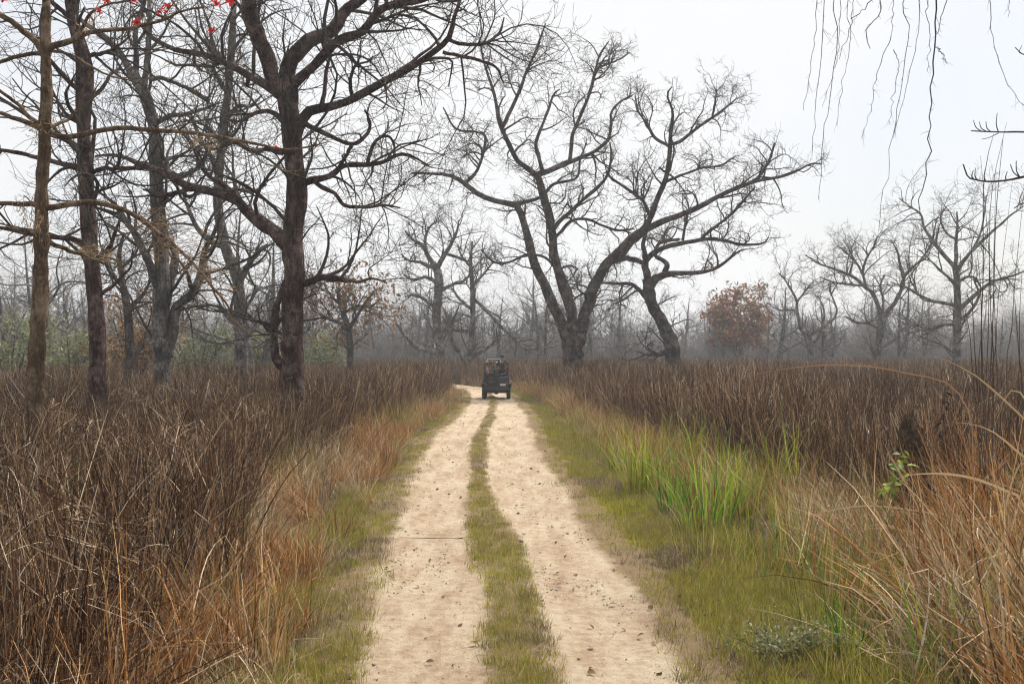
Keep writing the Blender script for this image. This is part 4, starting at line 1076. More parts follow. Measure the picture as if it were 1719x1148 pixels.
def far_trees():
    rg = np.random.default_rng(77)
    spots = []
    # between the fields and the wood: denser on the side of the large tree
    for k in range(1500):
        Y = rg.uniform(62, 190)
        px = rg.uniform(-40, 1760)
        if Y < 100 and px > 600: continue
        if Y < 105 and 560 < px < 1000 : continue
        if Y < 105 and px > 1000: continue
        X = (px - CX) / FPX * Y
        if any((X - s[0]) ** 2 + (Y - s[1]) ** 2 < (3.2 if Y < 100 else 4.0) ** 2 for s in spots): continue
        if edge(TL, Y) - 1.5 < X < edge(TR, Y) + 1.5: continue
        spots.append((X, Y))
        if len(spots) >= 150: break
    COLS = [(-1e9, "past the sapling at the photo's edge"), (62, "between the sapling and the knobbly trunk"), (150, "between the knobbly trunk and the forked trunk"), (270, "between the forked trunk and the slim leaning trunk"),
            (400, "between the slim leaning trunk and the largest trunk"), (490, "between the largest trunk and the brown leaved small tree"), (588, "between the brown leaved small tree and the low limbed tree"),
            (740, "above the jeep"), (962, "between the three stems and the crooked trunk"), (1125, "between the crooked trunk and the round brown tree"), (1246, "between the round brown tree and the low crooked tree"),
            (1355, "between the low crooked tree and the wide spreading tree"), (1476, "between the wide spreading tree and the fan limbed tree"), (1606, "behind the reed stalks")]
    RANK = ["nearest", "second nearest", "third nearest", "fourth nearest", "fifth nearest", "sixth nearest", "seventh nearest", "eighth nearest", "ninth nearest", "tenth nearest", "eleventh nearest", "twelfth nearest", "thirteenth nearest", "fourteenth nearest", "fifteenth nearest", "sixteenth nearest", "seventeenth nearest", "eighteenth nearest", "nineteenth nearest", "twentieth nearest", "twenty-first nearest", "twenty-second nearest", "twenty-third nearest", "twenty-fourth nearest"]
    def spots_in(k):
        hi = COLS[k + 1][0] if k + 1 < len(COLS) else 1e9
        return [q_ for q_ in spots if COLS[k][0] < CX + q_[0] * FPX / q_[1] <= hi]
    for i, (X, Y) in enumerate(spots):
        t, c = FARM[int(rg.integers(0, len(FARM)))]
        px = CX + X * FPX / Y
        k = sum(px > c_[0] for c_ in COLS) - 1
        rank = sorted(spots_in(k), key=lambda q_: q_[1]).index((X, Y))
        root = empty("far_tree", (X, Y, -0.1), RANK[min(rank, len(RANK) - 1)] + " far bare tree " + COLS[k][1], "tree", "bare trees of the far wood", rg.uniform(0, 6.28))
        s = rg.uniform(0.62, 1.05) * (0.92 if px > 1000 else 1.0)
        root.scale = (s * rg.uniform(0.9, 1.15), s * rg.uniform(0.9, 1.15), s)
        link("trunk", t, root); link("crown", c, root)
    # the wood behind, one grey mass
    src = []
    for t, c in FARM:
        me = c.copy()
        o = src_obj("wood", me); src.append(o)
    for t, c in FARM[:4]:
        src.append(src_obj("wood_trunk", t))
    n = 650
    Y = 185 + 130 * rg.random(n); X = rg.uniform(-0.55, 0.55, n) * Y
    P = np.column_stack((X, Y, np.full(n, -0.3)))
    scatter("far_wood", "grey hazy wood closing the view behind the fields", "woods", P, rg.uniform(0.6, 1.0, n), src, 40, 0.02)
    # low scrub under the trees
    us = []
    for k in range(5):
        r2 = np.random.default_rng(300 + k)
        P0 = []
        for q_ in range(16):
            a = r2.uniform(0, 6.28); l = r2.uniform(.3, 2.0); hh = r2.uniform(1.5, 4.2)
            P0.append(resample(np.array([(math.cos(a) * l * .4, math.sin(a) * l * .4, -.1), (math.cos(a) * l * .7, math.sin(a) * l * .7, hh * .5), (math.cos(a) * l + r2.normal() * .3, math.sin(a) * l, hh)]), 8))
        P0 = np.array(P0); R0 = np.tile(np.linspace(.045, .015, 8), (16, 1))
        P1, R1 = grow(P0, R0, 2.6, (0.6, 1.8), (25, 65), 5, 0.7, 0.022, rmin=0.010, rg=r2)
        P2, R2 = grow(P1, R1, 1.6, (0.4, 1.0), (25, 65), 3, 0.8, 0.014, rmin=0.009, rg=r2)
        v, q = join([tubes(P0, R0, 4), tubes(P1, R1, 3), tubes(P2, R2, 3)])
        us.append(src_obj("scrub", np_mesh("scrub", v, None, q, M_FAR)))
    n = 1500
    Y = 112 + 170 * rg.random(n) ** 0.8; X = rg.uniform(-0.52, 0.52, n) * Y
    P = np.column_stack((X, Y, np.full(n, -0.2)))
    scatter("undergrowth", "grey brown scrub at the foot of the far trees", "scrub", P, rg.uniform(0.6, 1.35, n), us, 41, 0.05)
far_trees()

# ---- pale green bushes under the trees
PAL_PALE = [(0.18, 0.205, 0.095, 4), (0.26, 0.275, 0.13, 3), (0.34, 0.33, 0.17, 2), (0.12, 0.14, 0.065, 2)]
def bush(label, px, Y, H, Wd, seed, pal=PAL_PALE, n=2600, size=0.10, grp=None, name="green_bush"):
    rg = np.random.default_rng(seed)
    c = at(px, 592, Y)
    root = empty(name, (c[0], Y, 0), label, "bush", grp)
    P = []
    for k in range(9):
        a = rg.uniform(0, 6.28); l = rg.uniform(.25, .5) * Wd
        P.append(resample(np.array([(0, 0, -0.1), (math.cos(a) * l * .4, math.sin(a) * l * .4, H * .4), (math.cos(a) * l, math.sin(a) * l, H * rg.uniform(.6, .95))]), 10))
    P = np.array(P); Rr = np.tile(np.linspace(0.04, 0.012, 10), (9, 1)) * H / 3
    ch = [tubes(P, Rr, 5)]
    P2, R2 = grow(P, Rr, 4.0 * 3 / H, (0.2 * H, 0.5 * H), (30, 80), 5, 0.6, 0.02, rg=rg, up=0.05)
    P3, R3 = grow(P2, R2, 4.0 * 3 / H, (0.1 * H, 0.25 * H), (30, 80), 4, 0.6, 0.01, rg=rg, up=0.05)
    ch += [tubes(P2, R2, 3), tubes(P3, R3, 3)]
    v, q = join(ch)
    link("stem", np_mesh("stem", v, None, q, M_TWIG), root)
    link("foliage", leaf_cloud(P3.reshape(-1, 3), n, size, pal, rg, spread=0.06 * H, zmin=0.1 * H), root)
for k, (px, Y, H, Wd, lab) in enumerate((
        (120, 62, 4.2, 3.6, "pale green bush between the sapling and the knobbly trunk"),
        (188, 66, 3.4, 3.2, "pale green bush right behind the knobbly trunk"),
        (330, 68, 4.4, 4.6, "widest pale green bush, between the forked grey trunk and the slim leaning tree"),
        (428, 72, 3.8, 3.2, "pale green bush between the slim leaning tree and the largest tree"),
        (545, 80, 3.6, 3.0, "pale green bush just past the largest dark tree's trunk"),
        (18, 58, 5.0, 4.0, "pale green bush at the photo's edge behind the sapling"))):
    bush(lab, px, Y, H, Wd, 50 + k, grp="pale green bushes under the trees")
bush("brown leaved bush hanging dry behind the knobbly trunk and forked grey trunk", 225, 56, 5.0, 3.4, 61, PAL_BROWN, 2200, 0.12, None, "brown_bush")

# ================================================================== the young tree with whorled branches and red flowers
M_RED = blade_mat("red_petal", 0.25, 0.1, 0.4)
M_DRYVINE = plain("dry_vine", (0.30, 0.20, 0.11), 0.8, var=0.3, scale=12)
def flower_mesh():
    rg = np.random.default_rng(2)
    V, F, C = [], [], []
    for k in range(5):
        a = k * 2 * math.pi / 5
        d = np.array((math.cos(a), math.sin(a), 0)); s = np.array((-math.sin(a), math.cos(a), 0)); z = np.array((0, 0, 1))
        b = len(V)
        prof = [(0.006, 0.0, 0.008), (0.022, 0.022, 0.017), (0.045, 0.034, 0.021), (0.066, 0.030, 0.016), (0.078, 0.016, 0.004)]
        for r_, h_, w_ in prof:
            for sg in (-1, 0, 1):
                V.append(d * r_ + s * w_ * sg + z * (h_ + (0.005 if sg else 0)))
        for i in range(4):
            for j in range(2):
                q = b + i * 3 + j
                F.append((q, q + 1, q + 4, q + 3))
        C += [(0.62, 0.025, 0.03)] * 15
    b = len(V)
    for k in range(6):                       # calyx and tuft of stamens
        a = k * math.pi / 3
        V += [(0.010 * math.cos(a), 0.010 * math.sin(a), -0.014), (0.013 * math.cos(a), 0.013 * math.sin(a), 0.010), (0.010 * math.cos(a), 0.010 * math.sin(a), 0.045)]
        C += [(0.06, 0.05, 0.02), (0.10, 0.06, 0.02), (0.45, 0.05, 0.03)]
    for k in range(6):
        n = (k + 1) % 6
        for j in range(2):
            F.append((b + k * 3 + j, b + n * 3 + j, b + n * 3 + j + 1, b + k * 3 + j + 1))
    return np_mesh("flower", np.array(V, float) * 1.0, None, np.array(F), M_RED, True, np.array(C))
A_LIMBS = [
    [(58, 860, 17), (59, 700, 15), (62, 600, 14), (66, 500, 13), (69, 420, 11.5), (71, 340, 10.5), (75, 216, 10), (78, 83, 8.5), (79, 0, 7), (80, -80, 6), (79, -170, 4), (80, -250, 2)],
    [(77, 84, 6), (55, 66, 5.4), (30, 44, 5), (0, 24, 4.6), (-50, -5, 3.4), (-110, -20, 2)],
    [(75, 88, 4), (45, 92, 3.6), (0, 104, 3.2), (-60, 112, 2)],
    [(80, 84, 6), (98, 78, 5.4), (120, 67, 5), (140, 58, 4.4), (165, 52, 3.8), (210, 50, 3.2), (260, 38, 2.6), (300, 22, 2), (345, 12, 1.4)],
    [(122, 66, 3.6), (140, 44, 3), (150, 24, 2.6), (175, 10, 2), (205, 4, 1.6), (240, -4, 1)],
    [(82, 86, 3), (105, 90, 2.6), (130, 96, 2.2), (165, 118, 1.8), (210, 134, 1.4), (265, 146, 0.9)],
    [(73, 218, 5), (50, 208, 4.4), (25, 200, 4), (0, 190, 3.4), (-50, 178, 2.2)],
    [(73, 214, 4), (48, 196, 3.4), (30, 176, 3), (0, 152, 2.6), (-40, 130, 1.6)],
    [(77, 222, 5.4), (100, 229, 5), (130, 228, 4.6), (160, 220, 4.4), (195, 215, 4.4), (230, 216, 4.2), (270, 219, 4), (320, 222, 3.4), (370, 230, 3), (420, 241, 2.6), (470, 250, 2.2), (515, 247, 1.6), (552, 238, 1)],
    [(78, 214, 3.4), (100, 208, 3), (115, 198, 2.4), (128, 182, 1.6), (130, 160, 1)],
    [(71, 346, 5.4), (50, 341, 4.6), (25, 342, 4), (0, 341, 3.6), (-60, 344, 2)],
    [(74, 350, 5.6), (100, 346, 5), (130, 341, 4.6), (160, 340, 4.4), (190, 347, 4.2), (215, 356, 4), (240, 370, 3.8), (265, 388, 3.4), (290, 410, 3), (325, 444, 2.6), (355, 480, 2.2), (382, 512, 1.6), (398, 545, 1)],
    [(70, 400, 4.6), (95, 412, 4), (125, 424, 3.6), (155, 430, 3), (188, 434, 2), (205, 452, 1)],
    [(66, 396, 4), (45, 388, 3.6), (20, 384, 3), (-20, 376, 2)],
    [(264, 388, 2), (262, 405, 1.8), (266, 430, 1.4), (262, 452, 0.9)],
]
LV_SAP = [
    dict(per_m=0.9, L=(0.4, 1.6), ang=(25, 60), m=7, rfac=0.5, rmax=0.016, tmin=0.3, curl=0.7, wig=0.2, tip=2, sides=5),
    dict(per_m=1.2, L=(0.2, 0.7), ang=(25, 60), m=5, rfac=0.6, rmax=0.008, tmin=0.2, curl=0.8, wig=0.2, tip=1, sides=3),
]
sap = build_tree("young_tree", "brown young tree with level whorls of branches and a few red flowers in the foreground", A_LIMBS, 17.0, seed=20, mats=(M_BARK_S, M_TWIG_S), lv=LV_SAP, dens=0.8, spread=0.22, crown_from=1, lump=0.05, rings=(84, 216, 345, 400))
FL = flower_mesh()
rf = np.random.default_rng(9)
sb = np.array(sap.location)
for (fx, fy, s) in ((462, 248, 1.0), (232, 40, 1.25), (282, 14, 1.3), (270, 22, 1.2), (357, 53, 1.0), (362, 9, 1.2), (388, 3, 1.1), (222, 3, 1.1), (181, 5, 1.1), (164, 20, 1.0), (4, 3, 1.2), (276, 22, 1.0)):
    w = at(fx, fy, 17.0 + rf.uniform(-0.25, 0.25)) - sb
    o = link("flower", FL, sap, w)
    o.rotation_euler = (rf.uniform(-1.3, 1.3), rf.uniform(-0.8, 0.8), rf.uniform(0, 6.28)); s *= 0.95; o.scale = (s, s, s)

# dry creeper wound on the young tree's joints and hanging from its drooping branch
def vine_tangle(name, label, cx, cy, Y, wpx, hpx, n, seed, slope=(0, 0), mat=M_DRYVINE, rad=0.006, cat="vine"):
    rg = np.random.default_rng(seed)
    base = at(cx, cy, Y)
    root = empty(name, base, label, cat)
    P = []
    for k in range(n):
        t0 = rg.uniform(-1, 1); m = 9
        x = t0 * wpx / 2 + np.cumsum(rg.normal(size=m) * wpx * 0.10)
        y = t0 * slope[1] * wpx / 2 + np.cumsum(rg.normal(size=m) * hpx * 0.12) + rg.normal() * hpx * 0.18
        d = np.cumsum(rg.normal(size=m) * 0.06) + rg.normal() * 0.12
        P.append(np.array([at(cx + a, cy + b, Y + c) - base for a, b, c in zip(x, y, d)]))
    P = np.array([resample(p_, 14) for p_ in P])
    Rr = np.tile(np.linspace(rad, rad * 0.5, 14), (n, 1))
    h = n // 2
    for nm, sl_ in (("stem", slice(0, h)), ("tendril", slice(h, n))):
        v, q = tubes(P[sl_], Rr[sl_] * (1 if nm == "stem" else 0.6), 4, seed=seed)
        link(nm, np_mesh(nm, v, None, q, mat, True), root)
    return root
vine_tangle("dry_vine", "matted dry creeper hanging along the young tree's drooping branch", 318, 425, 17.0, 130, 50, 80, 71, (0, 0.95), rad=0.0045)
vine_tangle("dry_vine", "dry creeper knotted round the young tree at its middle whorl of branches", 74, 214, 16.95, 44, 22, 34, 72)
vine_tangle("dry_vine", "dry creeper on the young tree's lowest branch before the knobbly trunk", 158, 422, 17.0, 80, 18, 30, 73, (0, 0.3))
vine_tangle("dry_vine", "dry creeper clinging to the young tree's trunk below its lower whorl", 52, 372, 16.9, 40, 60, 34, 74)
vine_tangle("dry_vine", "dry creeper hanging under the young tree's long level branch", 345, 240, 17.0, 46, 26, 22, 75, (0, 0.2))
vine_tangle("dry_vine", "dry creeper at the fork of the young tree's top branch", 148, 40, 17.0, 34, 34, 22, 76, (0, -0.3))

# ================================================================== trees standing just outside the frame whose branches reach in
def near_right():
    rg = np.random.default_rng(88)
    # overhanging tree with drooping twigs
    Y = 15.5
    tw = [
        [(1377, -60), (1373, 0), (1365, 80), (1356, 150), (1349, 185)],
        [(1392, -60), (1384, 0), (1379, 100), (1368, 190), (1363, 262)],
        [(1404, -60), (1400, 0), (1406, 60), (1396, 150), (1388, 200), (1378, 262), (1374, 335)],
        [(1424, -60), (1421, 0), (1427, 70), (1412, 160), (1404, 210)],
        [(1436, -50), (1432, 0), (1423, 60), (1409, 100)],
        [(1470, -70), (1462, 0), (1440, 24), (1428, 32)],
        [(1482, -60), (1479, 0), (1474, 28), (1457, 46), (1455, 62), (1461, 82)],
        [(1530, -50), (1516, 12), (1527, 44), (1524, 90), (1513, 140), (1505, 195), (1497, 240), (1491, 290), (1482, 335), (1475, 388)],
        [(1545, -50), (1543, 20), (1535, 90), (1522, 140), (1508, 200), (1500, 232)],
        [(1575, -70), (1571, 0), (1570, 80), (1565, 140), (1563, 215), (1557, 232), (1565, 251), (1554, 268), (1551, 305), (1541, 336), (1545, 360)],
        [(1590, -60), (1588, 0), (1575, 44), (1570, 70)],
        [(1571, 76), (1582, 92), (1589, 108)],
        [(1655, -60), (1660, 0), (1666, 60), (1680, 110), (1698, 150), (1724, 180), (1740, 186)],
        [(1496, 60), (1484, 90), (1470, 130), (1464, 175), (1455, 205), (1446, 232)],
        [(1500, 84), (1508, 110), (1500, 165), (1492, 210)],
        [(1690, -60), (1694, 0), (1692, 30)],
        [(1497, -40), (1500, 20), (1496, 60)],
        [(1560, -40), (1556, 20), (1562, 60), (1556, 120)],
        [(1416, -40), (1410, 40), (1402, 110), (1380, 180)],
    ]
    thick = [1.0, 1.1, 1.2, 1.0, 1.2, 1.8, 1.8, 1.1, 1.0, 2.2, 1.6, 1.2, 1.2, 0.9, 0.9, 1.0, 1.2, 1.2, 0.9]
    base = np.array((9.4, 16.5, 0.0))
    root = empty("overhanging_tree", base, "tree overhead whose thin twigs droop into the top of the sky beside the reeds", "tree")
    link("trunk", tube_mesh("trunk", [(0, 0, -0.2), (0.1, 0, 2.5), (0.0, -.1, 5.5), (-0.2, -.2, 8.0), (-0.3, -.2, 10.5)], [.34, .28, .24, .2, .1], 12, M_BARK_D, 0.06, 1, 30), root)
    lim = np.array([(-0.1, -0.1, 7.2), (-1.6, -0.6, 8.3), (-3.2, -0.9, 8.5), (-4.6, -1.0, 8.35), (-5.6, -1.0, 8.1)])
    link("branch", tube_mesh("branch", lim, [.15, .12, .09, .055, .02], 8, M_BARK_D, 0.06, 2, 26), root)
    fine = resample(lim, 60)
    for k, t in enumerate(tw):
        dep = Y + rg.uniform(-0.35, 0.35)
        pts = [at(x, y, dep) - base for x, y in t]
        if t[0][1] < 0:
            j = np.argmin(np.abs(fine[:, 0] - pts[0][0])); pts = [fine[j]] + pts
        C = np.array(pts)
        n = 24
        S = resample(C, n); S[1:-1] += rg.normal(size=(n - 2, 3)) * 0.012
        th = 0.75 * thick[k] * dep / FPX
        v, q = tubes(S[None], np.linspace(th, th * 0.45, n)[None], 5, 0.1, seed=k)
        # small side twigs and buds
        P2, R2 = grow(S[None], np.linspace(th, th * .45, n)[None], 5.0, (0.05, 0.28), (20, 60), 4, 0.6, 0.004, rmin=0.0022, rg=rg, up=-0.35, tip=1, curl=0.6)
        v, q = join([(v, q), tubes(P2, R2, 3, seed=k)])
        link("twig", np_mesh("twig", v, None, q, M_TWIG, True), root)
    # young tree with comb-like branches
    Y = 15.0
    base = at(1815, 592, Y); base[2] = 0
    root = empty("comb_branched_tree", base, "tree at the photo's edge whose level branches carry upright twigs like combs", "tree")
    link("trunk", tube_mesh("trunk", [(0, 0, -.2), (.02, 0, 2.0), (0, 0.02, 4.2), (.03, 0, 6.2), (.02, 0, 8.0)], [.10, .085, .07, .05, .02], 10, M_BARK_G, 0.05, 3, 26), root)
    br = [
        ([(1815, 225), (1770, 226), (1719, 222), (1680, 222), (1650, 221), (1630, 220)], 1.6),
        ([(1815, 270), (1760, 288), (1719, 297), (1690, 303), (1660, 305), (1638, 302), (1625, 297), (1617, 276)], 1.9),
        ([(1815, 340), (1760, 338), (1719, 341), (1702, 350)], 1.5),
        ([(1815, 90), (1760, 98), (1719, 92), (1704, 80)], 1.3),
        ([(1815, 120), (1750, 110), (1722, 108)], 1.2),
    ]
    ups = [[(1676, 222, 1674, 190), (1656, 221, 1644, 205), (1648, 221, 1634, 202), (1676, 224, 1648, 234), (1664, 222, 1655, 204)],
           [(1640, 302, 1638, 282), (1655, 305, 1654, 284), (1690, 303, 1691, 288), (1712, 298, 1706, 270), (1712, 298, 1696, 276), (1634, 300, 1634, 286)],
           [(1712, 343, 1716, 322)], [(1712, 90, 1716, 76)], []]
    for k, (t, th) in enumerate(br):
        dep = Y + 0.15 * k
        C = np.array([at(x, y, dep if i else Y) - base for i, (x, y) in enumerate(t)])
        S = resample(C, 24)
        th *= dep / FPX
        ch = [tubes(S[None], np.linspace(th * 1.5, th * 0.6, 24)[None], 5, 0.06, seed=k)]
        for (x0, y0, x1, y1) in ups[k]:
            a, b = at(x0, y0, dep) - base, at(x1, y1, dep + rg.uniform(-.1, .1)) - base
            mid = (a + b) / 2 + np.array((-0.02, 0, -0.02))
            s = resample(np.array((a, mid, b)), 8)
            ch.append(tubes(s[None], np.linspace(th * .6, th * .35, 8)[None], 4))
        v, q = join(ch)
        link("branch", np_mesh("branch", v, None, q, M_TWIG, True), root)
near_right()

# ================================================================== tall reed stalks, stump, arching blades, clumps
M_REED = plain("reed_stalk", (0.075, 0.055, 0.040), 0.7, var=0.3, scale=4)
def reeds():
    rg = np.random.default_rng(15)
    Y = 12.0
    root = empty("reed_clump", at(1672, 592, Y) * np.array((1, 1, 0)), "clump of thin dark reed stalks rising far above the brown field", "reeds")
    b0 = np.array(root.location)
    specs = [(1648, 620, 1652, 300, 1668, 225, 1.3), (1655, 640, 1664, 330, 1690, 205, 1.0), (1662, 640, 1672, 360, 1684, 230, 1.3), (1668, 640, 1660, 420, 1646, 262, 1.1),
             (1676, 660, 1668, 450, 1672, 300, 1.0), (1690, 640, 1704, 470, 1718, 330, 1.1), (1640, 640, 1632, 500, 1630, 455, 1.2), (1652, 660, 1646, 480, 1640, 420, 1.2),
             (1700, 660, 1690, 520, 1664, 420, 1.2), (1660, 660, 1654, 480, 1656, 380, 1.3), (1680, 650, 1672, 520, 1660, 450, 1.4), (1710, 640, 1712, 520, 1716, 452, 1.0),
             (1644, 650, 1650, 470, 1662, 350, 0.9), (1666, 660, 1676, 500, 1700, 300, 0.9), (1636, 660, 1628, 560, 1616, 500, 1.1), (1684, 660, 1688, 560, 1690, 500, 1.2),
             (1716, 650, 1708, 560, 1700, 470, 1.2)]
    for k, (x0, y0, x1, y1, x2, y2, r) in enumerate(specs):
        if k in (8, 9, 10, 15): continue
        d = Y + rg.uniform(-0.5, 0.5)
        g = at(x0 + rg.uniform(-30, 30), 592, d); g[2] = -0.05
        pts = [g - b0, at(x0, y0, d) - b0, at((x0 * .4 + x1 * .6), (y0 + y1) / 2, d) - b0, at(x1, y1, d) - b0, at(x2, y2, d) - b0]
        r_ = r * d / FPX * 0.6
        link("stalk", tube_mesh("stalk", pts, [r_ * 1.4, r_ * 1.3, r_ * 1.1, r_ * .9, r_ * .45], 5, M_REED, 0, k, 22), root)
reeds()

def blade_strip(ctrl, w, mat, col, rg, n=16, fold=0.25):
    """one long grass blade with a folded mid rib following control points"""
    S = resample(np.array(ctrl), n)
    T = norm(np.gradient(S, axis=0))
    side = norm(np.cross(T, np.array((0.15, 1.0, 0.2))))
    up = norm(np.cross(side, T))
    s = np.linspace(0, 1, n)
    wd = w * (0.75 + 0.25 * np.sin(s * math.pi)) * np.clip((1 - s) * 5, 0.12, 1)
    A = S + side * wd[:, None] / 2 + up * wd[:, None] * fold; B = S - side * wd[:, None] / 2 + up * wd[:, None] * fold
    V = np.stack((A, S, B), 1).reshape(-1, 3)
    i = np.arange(n * 3).reshape(n, 3)
    q = np.vstack((np.stack((i[:-1, 0], i[:-1, 1], i[1:, 1], i[1:, 0]), -1), np.stack((i[:-1, 1], i[:-1, 2], i[1:, 2], i[1:, 1]), -1)))
    return np_mesh("blade", V, None, q, mat, True, np.tile(np.array(col), (len(V), 1)))

def arching():
    rg = np.random.default_rng(33)
    Y = 9.3
    sets = [
        ("clump of long straw blades arching over from the photo's edge towards the stump", (1790, 1120), Y, [
            [(1719, 847), (1690, 825), (1634, 803), (1579, 795), (1526, 797), (1500, 806)],
            [(1760, 800), (1719, 768), (1690, 742), (1662, 722), (1629, 711), (1600, 709)],
            [(1780, 770), (1719, 703), (1662, 650), (1629, 625), (1581, 601), (1560, 596)],
            [(1640, 990), (1600, 880), (1650, 900), (1640, 833)][0:0] or [(1740, 1000), (1719, 931), (1657, 900), (1614, 877), (1590, 872)],
            [(1690, 900), (1688, 860), (1697, 815), (1712, 780), (1730, 745)],
            [(1750, 870), (1719, 830), (1680, 812), (1640, 795), (1628, 788)],
            [(1770, 900), (1735, 700), (1700, 655), (1670, 700)],
        ], 0.020),
        ("low clump of bent straw blades in front of the vine covered stump", (1545, 1010), 11.0, [
            [(1545, 930), (1560, 885), (1580, 862), (1607, 840), (1640, 833)],
            [(1600, 900), (1579, 867), (1523, 855), (1453, 849), (1384, 859), (1336, 876)],
            [(1540, 900), (1515, 700 + 190), (1480, 880), (1450, 884)],
            [(1560, 920), (1590, 890), (1610, 850), (1612, 826)],
        ], 0.017),
        ("pair of fallen straw blades lying on the green verge grass under the stump", (1530, 1050), 10.0, [
            [(1535, 1036), (1520, 1026), (1490, 1010), (1440, 990), (1400, 981)],
            [(1540, 1046), (1500, 1020), (1450, 998), (1412, 984)],
        ], 0.014),
        ("single very long thin straw stem bowed across the top of the brown field", (1640, 800), 14.0, [
            [(1632, 720), (1622, 680), (1604, 655), (1579, 638), (1523, 627), (1467, 616), (1384, 613), (1300, 622), (1250, 634)],
        ], 0.014),
        ("bent dry stem like a knee standing on the green verge before the bright clump", (1192, 1000), 11.6, [
            [(1192, 985), (1191, 950), (1190, 938), (1215, 933), (1240, 934), (1260, 941)],
            [(1190, 938), (1178, 955), (1165, 972), (1154, 988)],
        ], 0.011),
        ("thin brown upright stem with a curl standing left of the stump", (1400, 930), 13.2, [
            [(1399, 910), (1396, 870), (1392, 820), (1384, 785), (1380, 752)],
            [(1398, 930), (1404, 900), (1414, 880), (1420, 872)],
        ], 0.013),
    ]
    for label, bpx, dep, bl, w in sets:
        root = empty("straw_clump", at(bpx[0], 592, dep) * np.array((1, 1, 0)), label, "straw")
        b0 = np.array(root.location)
        for k, t in enumerate(bl):
            d = dep + rg.uniform(-.3, .3)
            pts = [at(x, y, d) - b0 for x, y in t]
            if "knee" not in label or k == 0:
                g = np.array((pts[0][0] * 0.4, (d - b0[1]) * .5, -0.03)); pts = [g, g * .4 + pts[0] * .6] + pts
            c = (0.55, 0.40, 0.23) if rg.random() < 0.6 else (0.42, 0.27, 0.14)
            if "stem" in label: c = (0.33, 0.19, 0.10)
            link("blade", blade_strip(pts, w * rg.uniform(.8, 1.2), M_BLADE, c, rg, 22), root)
arching()

def clumps():
    rg = np.random.default_rng(44)
    PALG = [(0.10, 0.22, 0.022, 3), (0.19, 0.33, 0.03, 4), (0.31, 0.40, 0.045, 3), (0.05, 0.13, 0.02, 1.5), (0.42, 0.38, 0.14, 1)]
    PALY = [(0.24, 0.29, 0.03, 3), (0.36, 0.37, 0.05, 4), (0.48, 0.43, 0.12, 2), (0.14, 0.21, 0.025, 2)]
    spec = [
        (1188, 888, 1.3, 0.38, 110, PALG, "brightest and largest green grass clump beside the track"),
        (1080, 826, 1.35, 0.34, 120, PALY, "yellow green grass clump nearest the far bend of the track"),
        (1138, 858, 0.95, 0.34, 60, PALG, "lower green clump just before the brightest one"),
        (1246, 880, 1.15, 0.24, 70, PALY, "yellow green clump on the stump's side of the brightest clump"),
        (1296, 850, 1.5, 0.2, 40, PALY, "sparse clump of tall yellow blades against the brown field"),
        (1332, 842, 1.6, 0.2, 34, PALY, "thin clump of upright yellow green blades nearest the brown stem"),
        (1150, 800, 1.35, 0.3, 80, PALY, "arching yellow clump behind the brightest green clump"),
        (1040, 790, 0.8, 0.2, 46, PALG, "small green clump at the far end of the row of clumps"),
        (1420, 1105, 0.55, 0.14, 26, PALG, "short green blades growing out of the low leafy plant"),
        (1600, 1150, 0.75, 0.25, 60, PALG, "green grass clump at the bottom edge below the arching straw"),
        (1690, 1150, 1.1, 0.25, 50, PALY, "yellow green clump in the bottom corner among straw"),
        (88, 1000, 1.55, 0.10, 5, PALG, "few green leaves standing up in the dark tall grass below the sapling"),
        (1665, 1010, 0.9, 0.22, 36, PALY, "green and straw clump halfway up the photo's edge"),
    ]
    for k, (px, py, h, rad, n, pal, lab) in enumerate(spec):
        Y = gY(py)
        c = at(px, 592, Y)
        root = empty("grass_clump", (c[0], Y, 0), lab, "grass clump", "green grass clumps on the verge")
        n2 = max(2, n // 2)
        link("leaf_blades", blades(n, rad, (0.5 * h, h * 1.25), (0.014, 0.030), 0.32, 1.5, 8, pal, M_GREEN, rg, kink=0.15, fan=0.7, taper=0.9), root)
        link("dry_blades", blades(n2, rad, (0.35 * h, h), (0.009, 0.016), 0.4, 1.5, 6, PAL_STRAW, M_BLADE, rg, fan=0.8, taper=0.9), root)
    # straw tussocks that stand out on the dark side
    for k, (px, py, h, rad, n, lab) in enumerate((
        (425, 1120, 0.95, 0.28, 90, "thick straw tussock nearest the viewer on the dark grass side"),
        (505, 960, 0.75, 0.25, 70, "straw tussock leaning over the verge in front of the dark grass"),
        (205, 1330, 1.75, 0.12, 14, "long pale straw leaves rising in the bottom corner under the sapling"),
        (640, 790, 0.95, 0.30, 80, "reddish straw tussock where the verge narrows below the largest tree"),
        (520, 860, 0.95, 0.28, 60, "straw tussock half hidden in the dark grass below the largest tree"),
        (1700, 930, 1.75, 0.34, 120, "tall orange straw tussock under the reed stalks at the photo's edge"),
        (1640, 960, 1.45, 0.30, 90, "orange straw tussock between the stump and the photo's edge"),
        (1610, 1040, 1.0, 0.28, 70, "lower straw tussock in front of the stump beside green blades"),
        (330, 1000, 0.9, 0.24, 60, "rust coloured tussock at the dark grass edge nearest the bottom corner"),
        (560, 905, 0.7, 0.24, 60, "small rust coloured tussock next to the green verge across from the twig"))):
        Y = gY(py); c = at(px, 592, Y)
        root = empty("straw_tussock", (c[0], Y, 0), lab, "straw tussock", "straw tussocks by the dark grass")
        link("upright_blades", blades(n, rad, (0.5 * h, h * 1.1), (0.006, 0.013), 0.28, 1.1, 7, PAL_STRAW, M_BLADE, rg, fan=0.8, taper=0.85), root)
        link("bent_blades", blades(n // 3, rad, (0.4 * h, h), (0.005, 0.010), 0.6, 1.9, 7, PAL_STRAW, M_BLADE, rg, fan=0.8, taper=0.85), root)
clumps()

